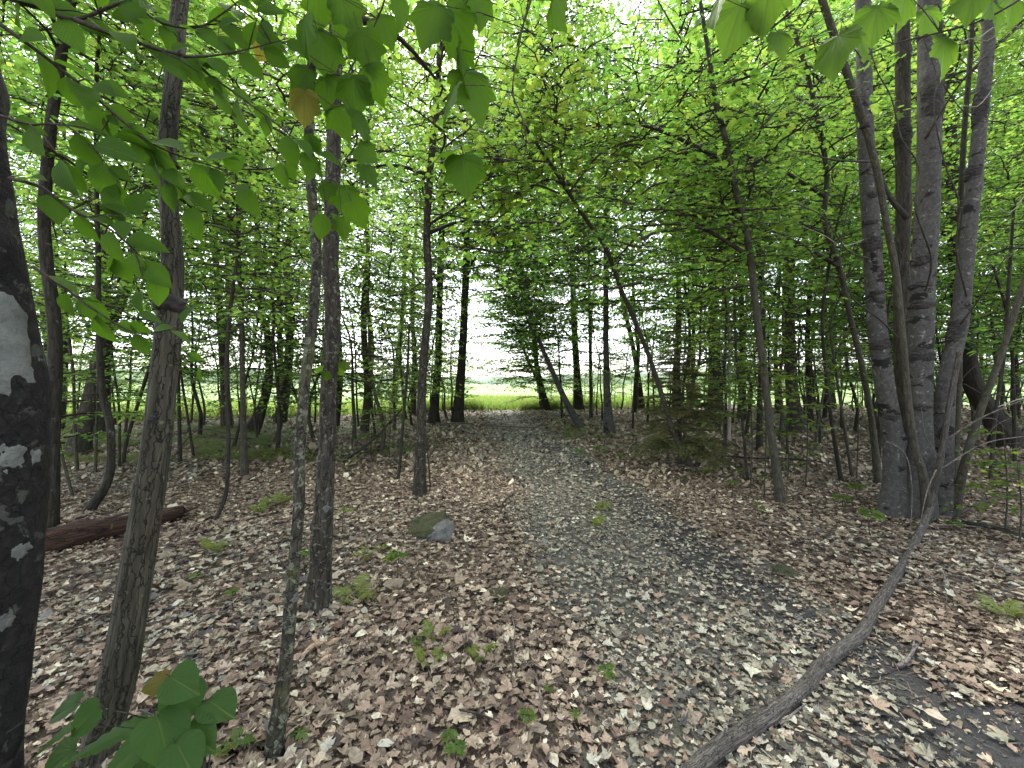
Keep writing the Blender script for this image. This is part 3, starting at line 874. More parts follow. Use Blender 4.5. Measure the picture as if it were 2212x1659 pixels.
# --- the stem that arches back over the track
arch_root, arch_P = hero("maple_sapling", "dark stem arching from beside the spruce back over the track", "sapling",
     [(1495, 1013), (1457, 940), (1433, 864), (1400, 764), (1366, 682), (1339, 618), (1312, 545), (1287, 505), (1237, 430), (1219, 400), (1187, 350), (1152, 300), (1117, 240), (1107, 185), (1117, 100), (1137, 25), (1150, -60)],
     [15, 12, 11, 10, 10, 9, 9, 9, 8, 11, 7, 6, 5, 4, 3.5, 3, 3], 'bark_slim', dys=[0, -.05, -.1, -.3, -.5, -.8, -1.2, -1.4, -1.8, -2.0, -2.2, -2.5, -2.8, -3.0, -3.3, -3.5, -3.7], limbs=0, sides=10, step=.08, lobes=.1, seed=77,
     crowns=[('near', 3.3, .75)])
arch_limbs = [
    ([(1209, 418), (1150, 400), (1090, 440), (1050, 490)], 5.2, 5.4), ([(1219, 400), (1210, 330), (1200, 250), (1196, 180)], 5.2, 4.8),
    ([(1187, 350), (1120, 345), (1060, 350), (1005, 342)], 4.9, 4.4), ([(1330, 560), (1420, 470), (1500, 440), (1570, 455)], 6.3, 5.6),
    ([(1230, 415), (1300, 330), (1390, 300), (1500, 290)], 5.2, 4.6)]
for pp, Ya, Yb in arch_limbs:
    q = [at(px, py, Ya + (Yb - Ya) * i / (len(pp) - 1)) for i, (px, py) in enumerate(pp)]
    put_tube("limb", q, np.linspace(.016, .005, len(q)), 'twig', arch_root, .1, 6, .03)
    for qq in q[1:]:
        add_crown(arch_root, 'small', qq - np.array([0, 0, .35]), random.uniform(1.1, 1.5))

# --- the many-stemmed clump
clump_Y = base_depth(1985, 1118)
foot = at(1985, 1118, clump_Y); foot[2] = float(gz(foot[0], foot[1]))
clump = thing("maple_clump", "many-stemmed grey trunk clump with black cankers and pale bark", "tree", foot)
HERO.append((foot[0], foot[1]))
stems = [
 ([(1930, 1112), (1932, 1037), (1929, 945), (1914, 853), (1896, 724), (1888, 600), (1877, 420), (1868, 250), (1866, 100), (1862, -60)], [74, 50, 48, 46, 44, 43, 40, 38, 37, 35], 'bark_smooth', 0.10),
 ([(1982, 1118), (1986, 1040), (1985, 908), (1988, 760), (1994, 600), (2002, 480), (2006, 340), (2008, 180), (2006, 25), (2008, -60)], [86, 64, 60, 59, 58, 57, 57, 56, 55, 53], 'bark_smooth', 0.0),
 ([(2030, 1118), (2036, 982), (2045, 834), (2072, 700), (2086, 560), (2104, 400), (2124, 200), (2138, 50), (2148, -60)], [66, 50, 44, 43, 40, 37, 35, 34, 32], 'bark_smooth', 0.05),
 ([(1962, 1095), (1955, 950), (1947, 780), (1947, 600), (1952, 450), (1950, 275), (1950, 125), (1948, -40)], [40, 36, 34, 35, 36, 36, 35, 33], 'bark_brown', 0.45),
 ([(2005, 1090), (1994, 1030), (1978, 975), (1962, 871), (1951, 742), (1935, 590), (1914, 475), (1890, 350), (1856, 235), (1820, 130), (1776, 0), (1755, -60)], [26, 20, 18, 17, 17, 17, 17, 18, 18, 18, 17, 16], 'bark_slim', -0.35),
 ([(2054, 1100), (2084, 1000), (2117, 890), (2158, 779), (2209, 620), (2250, 480), (2290, 300)], [26, 20, 19, 18, 16, 14, 12], 'bark_slim', -0.1),
 ([(2050, 1110), (2062, 980), (2070, 800), (2072, 640), (2074, 480), (2082, 300), (2096, 120), (2104, -40)], [26, 20, 18, 16, 15, 14, 13, 12], 'bark_slim', 0.25),
]
for i, (pts, ws, bk, dy) in enumerate(stems):
    P = np.array([at(px, py, clump_Y + dy * (1 if k else .6)) for k, (px, py) in enumerate(pts)])
    R = np.array(ws) / 2 / F * (clump_Y + dy) * np.array([slim(px) for px, py in pts])
    P[0][2] = foot[2] - .12
    d = norm(P[-1] - P[-2])
    P = np.vstack([P, P[-1] + d * 2.2]); R = np.append(R, R[-1] * .6)
    put_tube("stem", P, R, bk, clump, .06, 20, .04, 90 + i, .25, 5)
for k, (px, py, sc) in enumerate([(1862, -120, .9), (2148, -100, 1.0)]):
    add_crown(clump, 'near', at(px, py, clump_Y + .2 * k), sc)
# low dead snag and twigs on the clump
for pts, Y, r0, mt in [([(1996, 640), (2012, 560), (1978, 450), (1985, 360), (1948, 300), (1925, 210), (1893, 150), (1870, 60)], clump_Y - .5, .011, 'bark_slim'),
                       ([(1960, 470), (1925, 430), (1900, 370)], clump_Y + .2, .035, 'bark_dark'),
                       ([(2088, 640), (2066, 540), (2072, 440), (2040, 350), (2018, 240), (2022, 160), (1985, 60)], clump_Y - .35, .010, 'bark_slim'),
                       ([(1890, 350), (1800, 345), (1740, 330), (1680, 320)], clump_Y - .4, .012, 'bark_slim'),
                       ([(1880, 560), (1830, 540), (1780, 470), (1720, 440)], clump_Y - .3, .010, 'bark_slim'),
                       ([(1999, 300), (2060, 200), (2120, 130), (2200, 60)], clump_Y - .5, .012, 'twig'),
                       ([(2075, 700), (2120, 640), (2170, 560), (2212, 520)], clump_Y - .4, .010, 'twig'),
                       ([(1951, 742), (1900, 690), (1840, 640), (1815, 560), (1830, 460), (1850, 400)], clump_Y - .5, .009, 'twig')]:
    q = [at(px, py, clump_Y + (Y - clump_Y) * (.1 if i == 0 else .6 if i == 1 else 1)) for i, (px, py) in enumerate(pts)]
    put_tube("limb", q, np.linspace(r0, r0 * .4, len(q)), mt, clump, .08, 7, .05)
rr_ = random.Random(3)
for k in range(34):                       # fine bare twigs round the stems
    px, py = rr_.uniform(1760, 2210), rr_.uniform(60, 900)
    a, Lp = rr_.uniform(-.9, 1.2) + (math.pi if px < 1930 else 0), rr_.uniform(60, 190)
    Y = clump_Y + rr_.uniform(-.7, .6)
    q = [at(px + Lp * t * math.cos(a) , py - Lp * t * math.sin(a) * .7 + 18 * math.sin(t * 5 + k), Y - .12 * t) for t in (0, .33, .66, 1)]
    put_tube("twig", q, [.006, .005, .0035, .002], 'pale_twig' if k % 4 == 0 else 'twig', clump, .06, 5, 0)

# --- thin saplings between the trees
W_ = [([(167, 1025), (161, 910), (158, 807), (143, 676), (140, 560)], 8, "thin forked sapling by the meadow left of the big leaning trunk"),
      ([(258, 1013), (257, 880), (243, 770), (240, 640)], 6, "thin wavy sapling behind the crooked dark stem"),
      ([(267, 1007), (273, 956), (310, 834), (334, 758), (352, 690)], 9, "slanting dark sapling between the crooked stem and the ridged trunk"),
      ([(206, 1025), (210, 880), (213, 760)], 6, "thin sapling at the foot of the big leaning trunk"),
      ([(389, 1001), (386, 849), (380, 700), (378, 560)], 8, "straight dark sapling just right of the ridged trunk"),
      ([(419, 992), (407, 910), (392, 813), (385, 720)], 6, "thin leaning sapling beside the straight one right of the ridged trunk"),
      ([(158, 1077), (131, 971), (121, 895), (140, 830)], 7, "thin crooked sapling at the black lichened trunk's edge"),
      ([(460, 1132), (478, 1098), (490, 1050), (493, 960), (492, 880), (490, 780), (500, 650), (512, 560)], 10, "curved whip sapling with a bent foot on the red litter"),
      ([(860, 1040), (866, 980), (872, 900), (880, 800), (884, 700)], 6, "thin bare whip left of the slender dark trunk"),
      ([(866, 960), (872, 880), (865, 760), (870, 640)], 5, "thin upright whip in front of the twiggy brush pile"),
      ([(930, 1060), (925, 990), (918, 930)], 3, "tiny dead whip beside the slender dark trunk's foot"),
      ([(1615, 1041), (1600, 871), (1590, 760), (1586, 640)], 6, "thin pale sapling left of the smooth olive stem"),
      ([(1575, 960), (1576, 860), (1575, 705), (1569, 576), (1590, 480)], 6, "bleached dead sapling bending beside the dark mossy trunk"),
      ([(1480, 940), (1475, 850), (1490, 730), (1478, 600)], 7, "slim stem rising just behind the spruce"),
      ([(1700, 985), (1702, 900), (1716, 800), (1735, 700)], 5, "thin sapling by the stout brown trunk"),
      ([(1760, 975), (1772, 880), (1800, 780), (1840, 690)], 6, "slanting sapling deep between the whips and the clump"),
      ([(2140, 1040), (2150, 900), (2170, 760), (2180, 600), (2190, 450)], 10, "slim stem right of the clump near the frame edge"),
      ([(2192, 1000), (2190, 860), (2180, 700), (2146, 576)], 9, "thin stem in front of the massive leaning trunk's roots")]
for i, (pts, w, lb) in enumerate(W_):
    dead = 'bleached' in lb or 'bare whip' in lb
    root, P = hero("sapling", lb, "sapling", pts, [w * 1.25] + [w] * (len(pts) - 2) + [w * .7], 'pale_twig' if 'bleached' in lb else ('bark_slim' if i % 3 == 0 else 'bark_dark'), sides=8, step=.08, rough=.03, lobes=.1, knots=3,
                   limbs=0, seed=200 + i)
    zt = P[-1][2]
    r = random.Random(i)
    for k in range(4):
        z = r.uniform(.4, 1) * zt; p = z_on(P, z); a = r.uniform(0, 6.28); L = r.uniform(.2, .5)
        d = np.array([math.cos(a), math.sin(a), .5])
        put_tube("twig", [p, p + d * L * .5, p + d * L], [.005, .004, .002], 'twig', root, .1, 5, 0)
    if not dead and zt > 1.0:
        add_crown(root, 'under', P[-1] - np.array([0, 0, .8]), r.uniform(.5, .75))

# ------------------------------------------------------------------ the woods beyond: trees of shared shapes, each its own object
def variant_trunk(seed, H, r0):
    r = np.random.default_rng(seed)
    z = np.linspace(-.15, H, 8)
    P = np.column_stack([np.cumsum(r.normal(0, .12, 8)), np.cumsum(r.normal(0, .12, 8)), z]); P[:, :2] -= P[0, :2]
    Q, R = spline(P, np.linspace(r0, r0 * .3, 8), .35)
    mb = MB()
    v, f = tube(Q, R, 9, .06, seed, .4, True, 3); mb.add(v, f)
    for k in range(9):
        zz = r.uniform(.3, .95) * H; p = z_on(Q, zz); a = r.uniform(0, 6.28); L = r.uniform(.7, 2.0)
        d = np.array([math.cos(a), math.sin(a), r.uniform(.2, 1.0)])
        v, f = tube(np.array([p, p + d * L * .5, p + d * L + [0, 0, .2]]), np.array([.3, .2, .08]) * r0 * (1.1 - zz / H) + .006, 5, cap=False); mb.add(v, f)
    return mb


TV = [variant_trunk(500 + i, 12, .13 + .02 * i) for i in range(4)]
TV_me = {(i, b): TV[i].mesh("trunk", [M[b]]) for i in range(4) for b in ('bark_dark', 'bark_brown')}
SV = [variant_trunk(600 + i, 5.2, .035 + .006 * i) for i in range(4)]
SV_me = {(i, b): SV[i].mesh("stem", [M[b]]) for i in range(4) for b in ('bark_dark', 'bark_slim')}


MARKS = [(130, "the black lichened trunk"), (250, "the crooked dark stem"), (350, "the ridged leaning trunk"), (490, "the curved whip sapling"), (560, "the bowed trunk"), (690, "the twin spotted stems"),
         (800, "the twiggy brush"), (910, "the slender dark trunk"), (1000, "the track mouth trunks"), (1200, "the pale leaning trunk"), (1310, "the tall pale trunk"), (1450, "the spruce"), (1540, "the dark mossy trunk"),
         (1650, "the smooth olive stem"), (1720, "the stout brown trunk"), (1820, "the two whips"), (1930, "the clump's outer stem"), (2010, "the clump's thickest stem"), (2100, "the massive leaning trunk"), (2200, "the frame edge stems")]


def where(x, y):
    px = 1106 + F * x / y
    nm = min(MARKS, key=lambda m: abs(m[0] - px))[1]
    return ("close behind " if y < 13 else "some way behind " if y < 20 else "far beyond ") + nm


placed = list(HERO)
used_labels = {}


def free(x, y, d):
    return all((x - a) ** 2 + (y - b) ** 2 > d * d for a, b in placed)


def in_woods(x, y, m=0.0):
    if abs(x - path_c(y)) < 1.7 + m: return False
    px = 1106 + F * x / y
    if 985 < px < 1185 and y > 10: return False
    if y > field_edge(x) + 1.0: return False
    return True


cand = []
for _ in range(6000):
    y = random.uniform(7.5, 31) if random.random() < .6 else random.uniform(7.5, 24)
    x = random.uniform(-1.38 * y - 1, 1.38 * y + 1)
    cand.append((x, y))
n_tall = 0
for x, y in cand:
    if n_tall >= 46: break
    if y < 9.5 or not in_woods(x, y) or not free(x, y, 2.3): continue
    placed.append((x, y)); n_tall += 1
    i = random.randrange(4); b = random.choice(['bark_dark', 'bark_brown'])
    lb = ("brown-grey" if b == 'bark_brown' else "dark") + (" slim" if i < 2 else " sturdy") + " trunk with high leafy crown " + where(x, y)
    root = thing("forest_tree", lb, "tree", (x, y, float(gz(x, y))), "trees of the woods beyond")
    o = link("trunk", TV_me[(i, b)], root); o.rotation_euler.z = random.uniform(0, 6.28)
    s = random.uniform(.8, 1.15); o.scale = (s * random.uniform(.7, 1.1),) * 2 + (s,)
    zc = random.uniform(3.2, 5.0)
    c = add_crown(root, 'tall', np.array([x, y, zc]), random.uniform(.85, 1.2))
    if y > 12: add_crown(root, 'tall', np.array([x, y, zc + 6.5]), random.uniform(.9, 1.2))
n_sap = 0
for x, y in cand[::-1]:
    if n_sap >= 70: break
    if not in_woods(x, y, -.2 if y > 12 else .4) or not free(x, y, 1.25): continue
    placed.append((x, y)); n_sap += 1
    i = random.randrange(4); b = random.choice(['bark_dark', 'bark_slim'])
    lb = ("olive" if b == 'bark_slim' else "dark") + (" thin" if i < 2 else " slim") + " leafy sapling " + where(x, y)
    root = thing("forest_sapling", lb, "sapling", (x, y, float(gz(x, y))), "saplings of the woods beyond")
    o = link("stem", SV_me[(i, b)], root); o.rotation_euler.z = random.uniform(0, 6.28)
    o.scale = (1, 1, random.uniform(.75, 1.15))
    add_crown(root, 'under', np.array([x, y, random.uniform(.9, 2.0)]), random.uniform(.8, 1.25))

n_pole = 0
for x, y in cand[1500:]:
    if n_pole >= 70: break
    if not in_woods(x, y, .1) or not free(x, y, .9): continue
    placed.append((x, y)); n_pole += 1
    i = random.randrange(4); b = random.choice(['bark_dark', 'bark_slim', 'bark_dark'])
    root = thing("pole_sapling", ("olive" if b == 'bark_slim' else "dark") + (" very thin" if i < 2 else " thin") + " straight bare-stemmed sapling " + where(x, y), "sapling", (x, y, float(gz(x, y))), "bare-stemmed saplings of the woods beyond")
    o = link("stem", SV_me[(i, b)], root); o.rotation_euler = (random.uniform(-.1, .1), random.uniform(-.1, .1), random.uniform(0, 6.28)); k_ = random.uniform(.55, 1.0); o.scale = (k_, k_, random.uniform(.8, 1.3))
    add_crown(root, 'small', np.array([x, y, random.uniform(2.6, 4.5)]), random.uniform(1.2, 2.2))

for i in range(44):
    x = (-31 + 1.35 * i) + random.uniform(-.5, .5)
    y = field_edge(x) + random.uniform(-.8, 1.8)
    px = 1106 + F * x / y
    if 1000 < px < 1170: continue
    root = thing("edge_shrub", random.choice(["bright", "pale", "yellow-green"]) + random.choice([" rounded", " loose", " low"]) + " meadow-edge shrub " + where(x, y), "shrub", (x, y, float(gz(x, y))), "shrubs along the meadow's edge")
    put_tube("stem", [(x, y, float(gz(x, y)) - .05), (x + .05, y, 1.0), (x, y, 1.9)], [.025, .018, .006], 'bark_slim', root, .3, 6)
    add_crown(root, 'bush', (x, y, float(gz(x, y)) + .15), random.uniform(.7, 1.25))

print("trees", n_tall, n_sap)

# ------------------------------------------------------------------ overhanging limbs of the named trees
def overhang(root, P, z, target, kind='near', sc=1.0, r0=.03):
    p = z_on(P, z); t = np.asarray(target, float)
    mid = p * .5 + t * .5 + np.array([0, 0, .12 * np.linalg.norm(t - p)])
    put_tube("limb", [p, mid, t], [r0, r0 * .65, r0 * .3], 'bark_dark', root, .15, 7, .04)
    add_crown(root, kind, t - np.array([0, 0, .9 * sc]), sc)


by = lambda word: next(v for k, v in hero_roots.items() if word in k)
for word, lst in [
    ("curved dead limb", [(6, (.1, 14.5, 7.2), 'under', 1.5), (8, (-.6, 14.5, 10), 'tall', .8), (7, (-3.6, 13.5, 7), 'under', 1.5)]),
    ("fallen branch crosses", [(7, (-.2, 16.5, 8.5), 'under', 1.6), (9, (.6, 15.5, 11), 'tall', .8), (5, (-3.4, 17, 5.6), 'under', 1.4)]),
    ("verge of the track mouth", [(3, (.9, 20.5, 3.0), 'under', 1.5), (4, (-.2, 21.5, 5.2), 'under', 1.6), (5, (1.0, 19.5, 5.6), 'under', 1.7), (6, (-.4, 20, 7.6), 'under', 2.0), (6.5, (.8, 19, 9.0), 'under', 2.0), (3, (1.3, 22, 1.9), 'under', 1.4), (4, (.1, 22.5, 3.9), 'under', 1.4), (6, (-1.2, 21, 9.5), 'under', 2.2), (3.5, (-.1, 22, 2.9), 'under', 1.3), (4.5, (-.5, 21.5, 4.9), 'under', 1.5), (5.5, (-.9, 22.5, 6.6), 'under', 1.7), (5, (.5, 22, 6.3), 'under', 1.6), (6, (-1.4, 20.5, 8.4), 'under', 1.7)]),
    ("companion stem leaning", [(2.4, (.6, 21, 2.4), 'under', 1.2), (2.6, (1.6, 20.5, 2.6), 'under', 1.3)]),
    ("tall straight pale", [(6, (1.6, 12, 6.4), 'under', 1.5), (8, (1.2, 11, 9), 'tall', .8), (4.6, (2.2, 11.3, 4.6), 'under', 1.3)]),
    ("beyond the pale leaning", [(7, (1.6, 18.5, 8), 'under', 1.8), (9, (.8, 19, 11), 'tall', 1.0), (4, (2.2, 18, 4.4), 'under', 1.6)]),
    ("smooth olive stem", [(3.2, (1.6, 4.9, 3.5), 'near', .8), (4.4, (.6, 5.4, 5.0), 'near', .9), (3.8, (3.0, 5.6, 3.8), 'near', .7)]),
    ("winding olive stem", [(3.4, (2.9, 5.6, 3.5), 'near', .8), (4.5, (2.2, 5.6, 4.7), 'near', .9)]),
    ("slightly tilted dark", [(4.5, (1.6, 9.6, 4.6), 'near', 1.1), (5.5, (.9, 9.5, 6.2), 'near', 1.2)]),
    ("right of the spruce", [(5, (4.0, 12, 5.2), 'under', 1.5), (7, (3.4, 11, 8), 'under', 1.5)]),
    ("stout brown trunk", [(4, (5.2, 10.5, 4.2), 'under', 1.5), (6, (6.0, 10, 6.5), 'under', 1.6)]),
    ("massive dark trunk", [(5, (8.0, 9, 5.0), 'under', 1.4), (4, (9.6, 8.6, 3.6), 'under', 1.3)]),
    ("standing straight behind the smooth", [(4, (4.2, 7.5, 4.2), 'near', 1.0), (5, (3.2, 7.2, 5.6), 'near', 1.1)]),
    ("slender dark pole", [(3.2, (-3.6, 6.2, 3.2), 'near', .9), (4.6, (-3.9, 6.0, 4.8), 'near', 1.0)]),
    ("crooked dark stem", [(3, (-5.2, 5.2, 3.2), 'near', .8), (4.4, (-4.2, 5.0, 4.6), 'near', .8)]),
    ("big leaning trunk", [(4.6, (-7.8, 9.4, 4.6), 'under', 1.5), (6, (-7.0, 8.5, 7), 'under', 1.5)]),
]:
    root, P = by(word)
    for z, tgt, kd, sc in lst:
        overhang(root, P, z, tgt, kd, sc)
overhang(E_root, E_P, 3.6, (-.2, 6.0, 3.9), 'near', .8); overhang(E_root, E_P, 4.4, (-2.2, 5.4, 4.4), 'near', .9); overhang(E_root, E_P, 5.0, (.3, 6.4, 5.6), 'near', 1.0)
overhang(D_root, D_P, 3.4, (-1.9, 3.4, 3.9), 'near', .6); overhang(D_root, D_P, 4.0, (-.6, 3.6, 4.2), 'near', .6)

# ------------------------------------------------------------------ near branches with leaves one can count
def big_maple(seed):
    r = np.random.default_rng(seed)
    half = [(0.08, -.06), (.26, -.07), (.42, .04), (.50, .18), (.46, .27), (.51, .42), (.57, .56), (.45, .60), (.34, .65), (.25, .80), (.10, .96)]
    pts = [(0, 0.0)] + half + [(0, 1.08)] + [(-x, y) for x, y in half[::-1]]
    out = []
    for i, p_ in enumerate(pts):
        q_ = pts[(i + 1) % len(pts)]
        out += [p_, ((p_[0] + q_[0]) / 2 * 1.05 + r.normal(0, .008), (p_[1] + q_[1]) / 2 - .025 + r.normal(0, .008))]
    pts = np.array(out)
    rr2 = np.hypot(pts[:, 0], pts[:, 1] - .08)
    z = -.22 * rr2 ** 2 + np.where(np.arange(len(pts)) % 2 == 0, .02, -.015) + .04 * np.sin(np.arctan2(pts[:, 0], pts[:, 1]) * 5 + seed)
    v = np.vstack([[0, .06, .02], np.column_stack([pts, z])]); k = len(pts)
    f = np.array([[0, 1 + (i + 1) % k, 1 + i] for i in range(k)])
    return v, [f], v[:, :2] + [0.5, 0]


def broad_leaf(seed):
    r = np.random.default_rng(seed)
    half = [(.09, -.06), (.28, -.06), (.43, .07), (.50, .25), (.48, .42), (.43, .55), (.36, .68), (.24, .83), (.10, .95)]
    pts = [(0, 0.0)] + half + [(0, 1.06)] + [(-x, y) for x, y in half[::-1]]
    out = []
    for i, p_ in enumerate(pts):
        q_ = pts[(i + 1) % len(pts)]
        out += [p_, ((p_[0] + q_[0]) / 2 * 1.03 + r.normal(0, .006), (p_[1] + q_[1]) / 2 - .02 + r.normal(0, .006))]
    pts = np.array(out); rr2 = np.hypot(pts[:, 0], pts[:, 1] - .1)
    z = -.2 * rr2 ** 2 + np.where(np.arange(len(pts)) % 2 == 0, .02, -.015) + .12 * np.abs(pts[:, 0])
    v = np.vstack([[0, .12, -.01], np.column_stack([pts, z])]); k = len(pts)
    return v, [np.array([[0, 1 + (i + 1) % k, 1 + i] for i in range(k)])], v[:, :2] + [0.5, 0]


def leaf_mesh(name, tmpl, mat, petiole=.3):
    mb = MB()
    mb.add(tmpl[0], tmpl[1], 0, True, tmpl[2])
    P = np.array([(0, 0.05, .0), (0, -.12, -.02), (0, -petiole, .05)])
    v, f = tube(P, [.008, .008, .01], 4, cap=False)
    mb.add(v, f, 1)
    return mb.mesh(name, [M[mat], M['twig']], want_uv=True)


def bend(tmpl, k, tw):
    v = tmpl[0].copy(); v[:, 2] += -k * v[:, 1] ** 2 + tw * v[:, 0] * v[:, 1]
    return (v,) + tuple(tmpl[1:])


BEECH_ME = [leaf_mesh("leaf", bend(BEECH, k, t), 'beech', .12) for k, t in ((.05, .1), (.22, -.15), (-.08, .2), (.15, .3))]
MAPLE_ME = [leaf_mesh("leaf", bend(big_maple(i), .12 * i, .1 * (i - 1)), 'maple', .45) for i in range(3)]
MAPLE_DARK = [leaf_mesh("leaf", bend(broad_leaf(i + 3), .15 * i, .12 * (i - 1)), 'maple_dark', .14) for i in range(3)]
MAPLE_BRIGHT = [leaf_mesh("leaf", bend(big_maple(i + 5), .12 * i, .12 * (i - 1)), 'maple_bright', .45) for i in range(3)]
MAPLE_RED = leaf_mesh("leaf", big_maple(7), 'maple_red', .45)
from mathutils import Matrix


def put_leaf(branch, root, me, p, axis, nrm, size):
    x, a, nn = frames(np.asarray(axis, float), np.asarray(nrm, float))
    o = link("leaf", me, branch)
    p = local(p, root)
    o.matrix_local = Matrix(((x[0] * size, a[0] * size, nn[0] * size, p[0]), (x[1] * size, a[1] * size, nn[1] * size, p[1]), (x[2] * size, a[2] * size, nn[2] * size, p[2]), (0, 0, 0, 1)))
    return o


lr = np.random.default_rng(5)


def leafy_branch(root, pts, Y0, Y1, r0, gap, size, meshes, spread=1.0, start=0.08, face=(0, -.75, .45), twiglets=True):
    P = np.array([at(px, py, Y0 + (Y1 - Y0) * i / (len(pts) - 1)) for i, (px, py) in enumerate(pts)])
    Q, R = spline(P, np.linspace(r0, r0 * .3, len(P)), .03)
    mb = MB(); v, f = tube(local(Q, root), R, 6, .05, 3); mb.add(v, f)
    br = link("branch", mb.mesh("branch", [M['twig']]), root)
    s = np.concatenate([[0], np.cumsum(np.linalg.norm(np.diff(Q, axis=0), axis=1))])
    side = 1
    for d in np.arange(s[-1] * start, s[-1] + gap * .5, gap):
        d += lr.uniform(-.3, .3) * gap; d = min(max(d, 0), s[-1])
        p = np.array([np.interp(d, s, Q[:, c]) for c in range(3)])
        i = min(np.searchsorted(s, d), len(Q) - 1); t = norm(Q[i] - Q[max(i - 2, 0)] + 1e-6)
        side = -side
        perp = norm(np.cross(t, [0, -1, 0])) * side
        ax = t * lr.uniform(.3, 1.1) + perp * lr.uniform(.3, 1.0) * spread + np.array([0, lr.uniform(-.4, .4), -.45])
        nrm = np.array(face) + lr.normal(0, .38, 3)
        sz = size * lr.uniform(.5, .98)
        ax = norm(ax)
        if twiglets and lr.uniform() < .35:          # a short side twig that carries three leaves
            e = p + norm(ax * [1, 1, .4]) * lr.uniform(.08, .16)
            mb2 = MB(); v, f = tube(local(np.array([p, (p + e) / 2 + [0, 0, .008], e]), root), [.0022, .0018, .0012], 5); mb2.add(v, f)
            link("twig", mb2.mesh("twig", [M['twig']]), br)
            for q in range(2):
                a2 = norm(ax + perp * lr.uniform(-.8, .8) + lr.normal(0, .25, 3))
                put_leaf(br, root, meshes[lr.integers(len(meshes))], e + a2 * .02, a2, np.array(face) + lr.normal(0, .4, 3), size * lr.uniform(.5, .9))
        put_leaf(br, root, meshes[lr.integers(len(meshes))], p + ax * sz * .12, ax, nrm, sz)
    return br


for pts, a, b_, r0, gap, sz in [
    ([(-80, -60), (30, 0), (90, 18), (160, 42), (250, 10), (340, -25)], 1.12, 1.2, .009, .040, .105),
    ([(160, 42), (230, 70), (280, 85), (340, 107), (400, 122), (450, 160), (520, 210), (600, 270), (690, 345)], 1.14, 1.4, .007, .040, .11),
    ([(395, 122), (460, 120), (540, 105), (625, 82)], 1.22, 1.35, .004, .042, .11),
    ([(-10, 45), (60, 95), (120, 140), (200, 205), (300, 290), (370, 330), (480, 365)], 1.1, 1.3, .006, .036, .115),
    ([(0, 250), (70, 270), (140, 270), (210, 330), (260, 400)], 1.08, 1.18, .004, .042, .11),
    ([(20, 385), (90, 405), (150, 450), (230, 490), (290, 540), (335, 600)], 1.1, 1.2, .005, .042, .105),
    ([(70, 575), (150, 630), (220, 680), (300, 720), (395, 705)], 1.1, 1.25, .004, .045, .10),
    ([(300, 290), (330, 330), (380, 400), (420, 440)], 1.24, 1.3, .003, .045, .105),
    ([(250, -40), (330, 40), (420, 60), (480, 30), (540, -20)], 1.25, 1.35, .005, .042, .11),
    ([(400, 760), (425, 780), (440, 790)], 1.3, 1.35, .003, .05, .09),
]:
    leafy_branch(A_root, pts, a, b_, r0, gap, sz, BEECH_ME)


def explicit_leaves(root, twig, Y, leaves, r0=.004, link_from=None, kinds=None, r_in=.018):
    kinds = kinds or MAPLE_ME
    P = [at(px, py, Y) for px, py in twig]
    if link_from is not None: P = [np.asarray(q, float) for q in link_from] + P
    R = np.concatenate([np.linspace(r_in, r0 * 1.2, len(P) - len(twig)), np.linspace(r0, r0 * .5, len(twig))]) if link_from is not None else np.linspace(r0, r0 * .5, len(P))
    br = put_tube("branch", P, R, 'twig', root, .04, 6, .04)
    tw = np.array(P[-len(twig):])
    for cx, cy, ln, ang, red in leaves:
        c = at(cx, cy, Y + lr.uniform(-.08, .08)); size = ln / F * Y * lr.uniform(.68, .92)
        a = np.array([math.sin(math.radians(ang)), lr.uniform(-.25, .25), -math.cos(math.radians(ang))])
        base = c - a * size * .45
        k = np.argmin(np.linalg.norm(tw - base, axis=1)); q = tw[k]
        mb = MB(); v, f = tube(local(np.array([q, (q + base) / 2 + [0, 0, .012], base]), root), [.0016, .0014, .0012], 5); mb.add(v, f)
        link("petiole", mb.mesh("petiole", [M['twig']]), br)
        put_leaf(br, root, MAPLE_RED if red else kinds[lr.integers(3)], base, a, np.array([0, -.75, .4]) + lr.normal(0, .38, 3), size)


up = D_P[np.argmin(abs(D_P[:, 2] - 4.3))]
explicit_leaves(D_root, [(1145, -30), (1128, 60), (1112, 150), (1105, 200)], 1.3,
    [(985, 150, 120, -8, 0), (1025, 195, 130, 25, 0), (965, 210, 110, -40, 0), (1195, 15, 110, -5, 0), (930, 40, 105, -25, 0), (985, 75, 125, 20, 0), (1040, 10, 90, 10, 0)], .0035,
    [up, at(900, -330, 1.9), at(1080, -160, 1.4)])
explicit_leaves(D_root, [(1130, 345), (1080, 342), (1040, 342), (1002, 335)], 1.32, [(1003, 375, 110, 5, 0), (958, 328, 90, -75, 0)], .0022, [at(1105, 200, 1.31), at(1135, 280, 1.3)], None, .0028)
explicit_leaves(D_root, [(840, -40), (815, 40), (780, 110), (745, 170), (720, 230)], 1.5,
    [(650, 70, 95, -20, 0), (700, 110, 100, 15, 0), (600, 40, 90, -30, 0), (745, 60, 90, 0, 0), (790, 100, 85, 20, 0), (805, 175, 85, 10, 0), (760, 200, 90, -10, 0), (700, 190, 95, -20, 0), (645, 165, 90, -35, 0),
     (735, 255, 85, 15, 0), (785, 265, 80, 40, 0), (830, 60, 80, 25, 0), (690, 15, 90, 0, 0), (655, 230, 80, -10, 1), (570, 100, 80, -20, 1), (750, 20, 85, 30, 0), (870, 20, 75, 15, 0)], .004, [up, at(900, -330, 1.9)])
